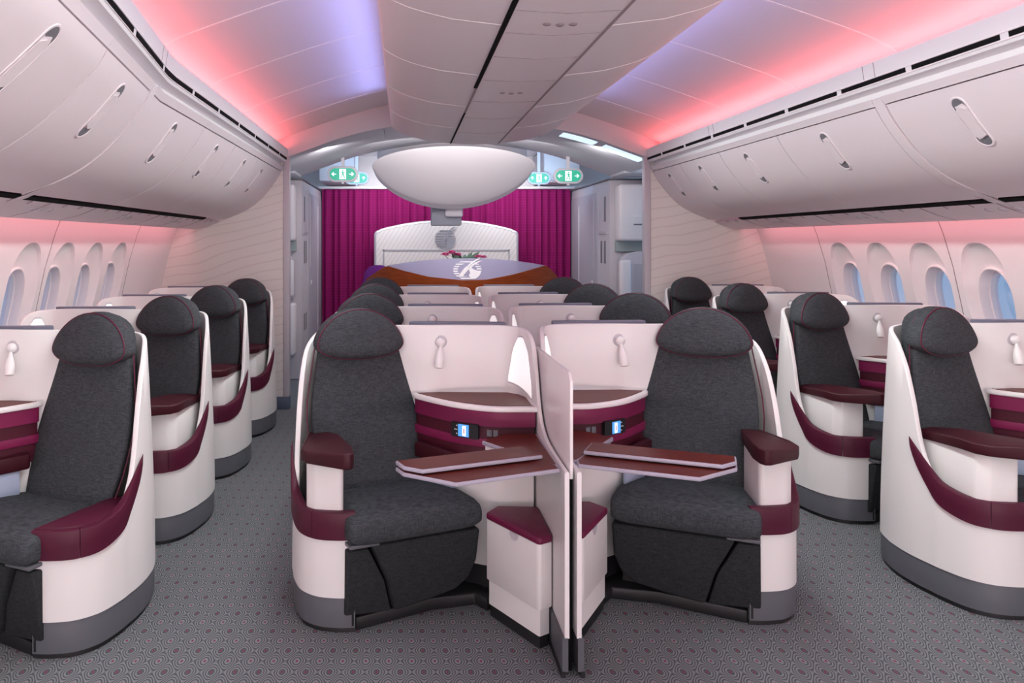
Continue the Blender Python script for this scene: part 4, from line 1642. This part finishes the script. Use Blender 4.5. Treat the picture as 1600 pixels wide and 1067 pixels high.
fm = lambda a, b, d: (0.055 + a * 0.145, bar_y(0.055 + a * 0.145) + 0.016 - d, 1.315 + b * 0.098)
st, hd = emblem_parts(fm, 0.004)
st.build('emblem_stripes', M_EMBW, gl, origin=base, smooth=0)
hd.build('antelope_head', M_EMBW, gl, origin=base, smooth=0)

# flowers standing on the bar's worktop
base = (0.05, 8.62, 1.12)
t = thing('flower_arrangement', base, 'low pink flowers with grey-green leaves in a vase behind the bar glass', 'flowers')
m = MB()
m.lathe([(0.001, 0.0), (0.05, 0.0), (0.06, 0.06), (0.05, 0.16), (0.06, 0.24), (0.052, 0.24), (0.001, 0.2)], base, (0, 0, 1), 20)
m.build('vase', M_METAL, t, origin=base)


def blossom(cx, cy, cz, r_):
    m_ = MB()
    for k in range(14):
        a = k * 2.4
        f = k / 13
        el = rad(12 + 70 * (1 - f))
        d = Vector((math.cos(a) * math.cos(el), math.sin(a) * math.cos(el), math.sin(el)))
        sd_ = Vector((-math.sin(a), math.cos(a), 0))
        up_ = sd_.cross(d)
        c0_ = Vector((cx, cy, cz))
        rr_ = r_ * (0.55 + 0.45 * f)
        g = [c0_ + d * rr_ * u + sd_ * rr_ * w_ * 0.55 + up_ * (0.18 * rr_ * (1 - abs(w_)) * u) for u, w_ in ((0.1, -0.2), (0.6, -1), (1.0, -0.6), (1.08, 0.0), (1.0, 0.6), (0.6, 1), (0.1, 0.2))]
        th_ = up_ * 0.003
        m_.solid(g, [q + th_ for q in g])
    return m_


for fx, fz, r_ in ((-0.17, 1.455, 0.06), (-0.10, 1.475, 0.065), (-0.03, 1.455, 0.055), (0.20, 1.435, 0.05), (0.26, 1.43, 0.045)):
    blossom(0.03 + fx, 8.60 + random.uniform(-0.03, 0.03), fz, r_).build('blossom', M_PETAL, t, origin=base, smooth=60)
for k in range(9):
    m = MB()
    a = rad(-30 + 30 * k)
    ex = 0.05 + 0.16 * math.cos(a) + 0.04
    ez = 1.44 + 0.06 * abs(math.sin(k * 1.7))
    p0, p1 = Vector((0.05, 8.62, 1.33)), Vector((ex, 8.62 + 0.05 * math.sin(a), ez))
    d = (p1 - p0)
    sd_ = d.cross(Vector((0, 1, 0.2))).normalized() * 0.03
    g = [p0, p0 + d * 0.4 + sd_, p0 + d * 0.8 + sd_ * 0.7, p1, p0 + d * 0.8 - sd_ * 0.7, p0 + d * 0.4 - sd_]
    m.solid(g, [q + Vector((0, 0.004, 0)) for q in g])
    m.build('leaf', M_LEAF, t, origin=base)
for k in range(5):
    m = MB()
    fx = (-0.17, -0.10, -0.03, 0.20, 0.26)[k]
    m.tube([(0.05 + fx * 0.1, 8.62, 1.25), (0.04 + fx * 0.6, 8.61, 1.38), (0.03 + fx, 8.60, 1.45)], 0.004, 6)
    m.build('stem', M_LEAF, t, origin=base)

# purple lounge chair just beyond the bar's left end
base = (-0.92, 9.15, 0)
t = thing('lounge_chair', base, 'purple upholstered chair behind the left end of the bar', 'chair')
m = MB()
rings = []
for z, hw in ((0.42, 0.20), (0.8, 0.20), (1.1, 0.19), (1.24, 0.165), (1.30, 0.12), (1.325, 0.05)):
    rings.append([(base[0] + hw * math.copysign(abs(math.cos(2 * PI * k / 24)) ** 0.5, math.cos(2 * PI * k / 24)), 9.32 + 0.05 * math.sin(2 * PI * k / 24), z) for k in range(24)])
m.ring_loft(rings)
m.build('backrest', M_PURPLE, t, origin=base)
m = MB()
m.box(-1.13, -0.71, 8.98, 9.34, 0.34, 0.46, 0.04, 3)
m.build('seat', M_PURPLE, t, origin=base)
for sx in (-1.08, -0.76):
    for sy in (9.0, 9.32):
        m = MB()
        m.tube([(sx, sy, 0.0), (sx, sy, 0.35)], 0.018, 10)
        m.build('leg', M_METAL, t, origin=base)
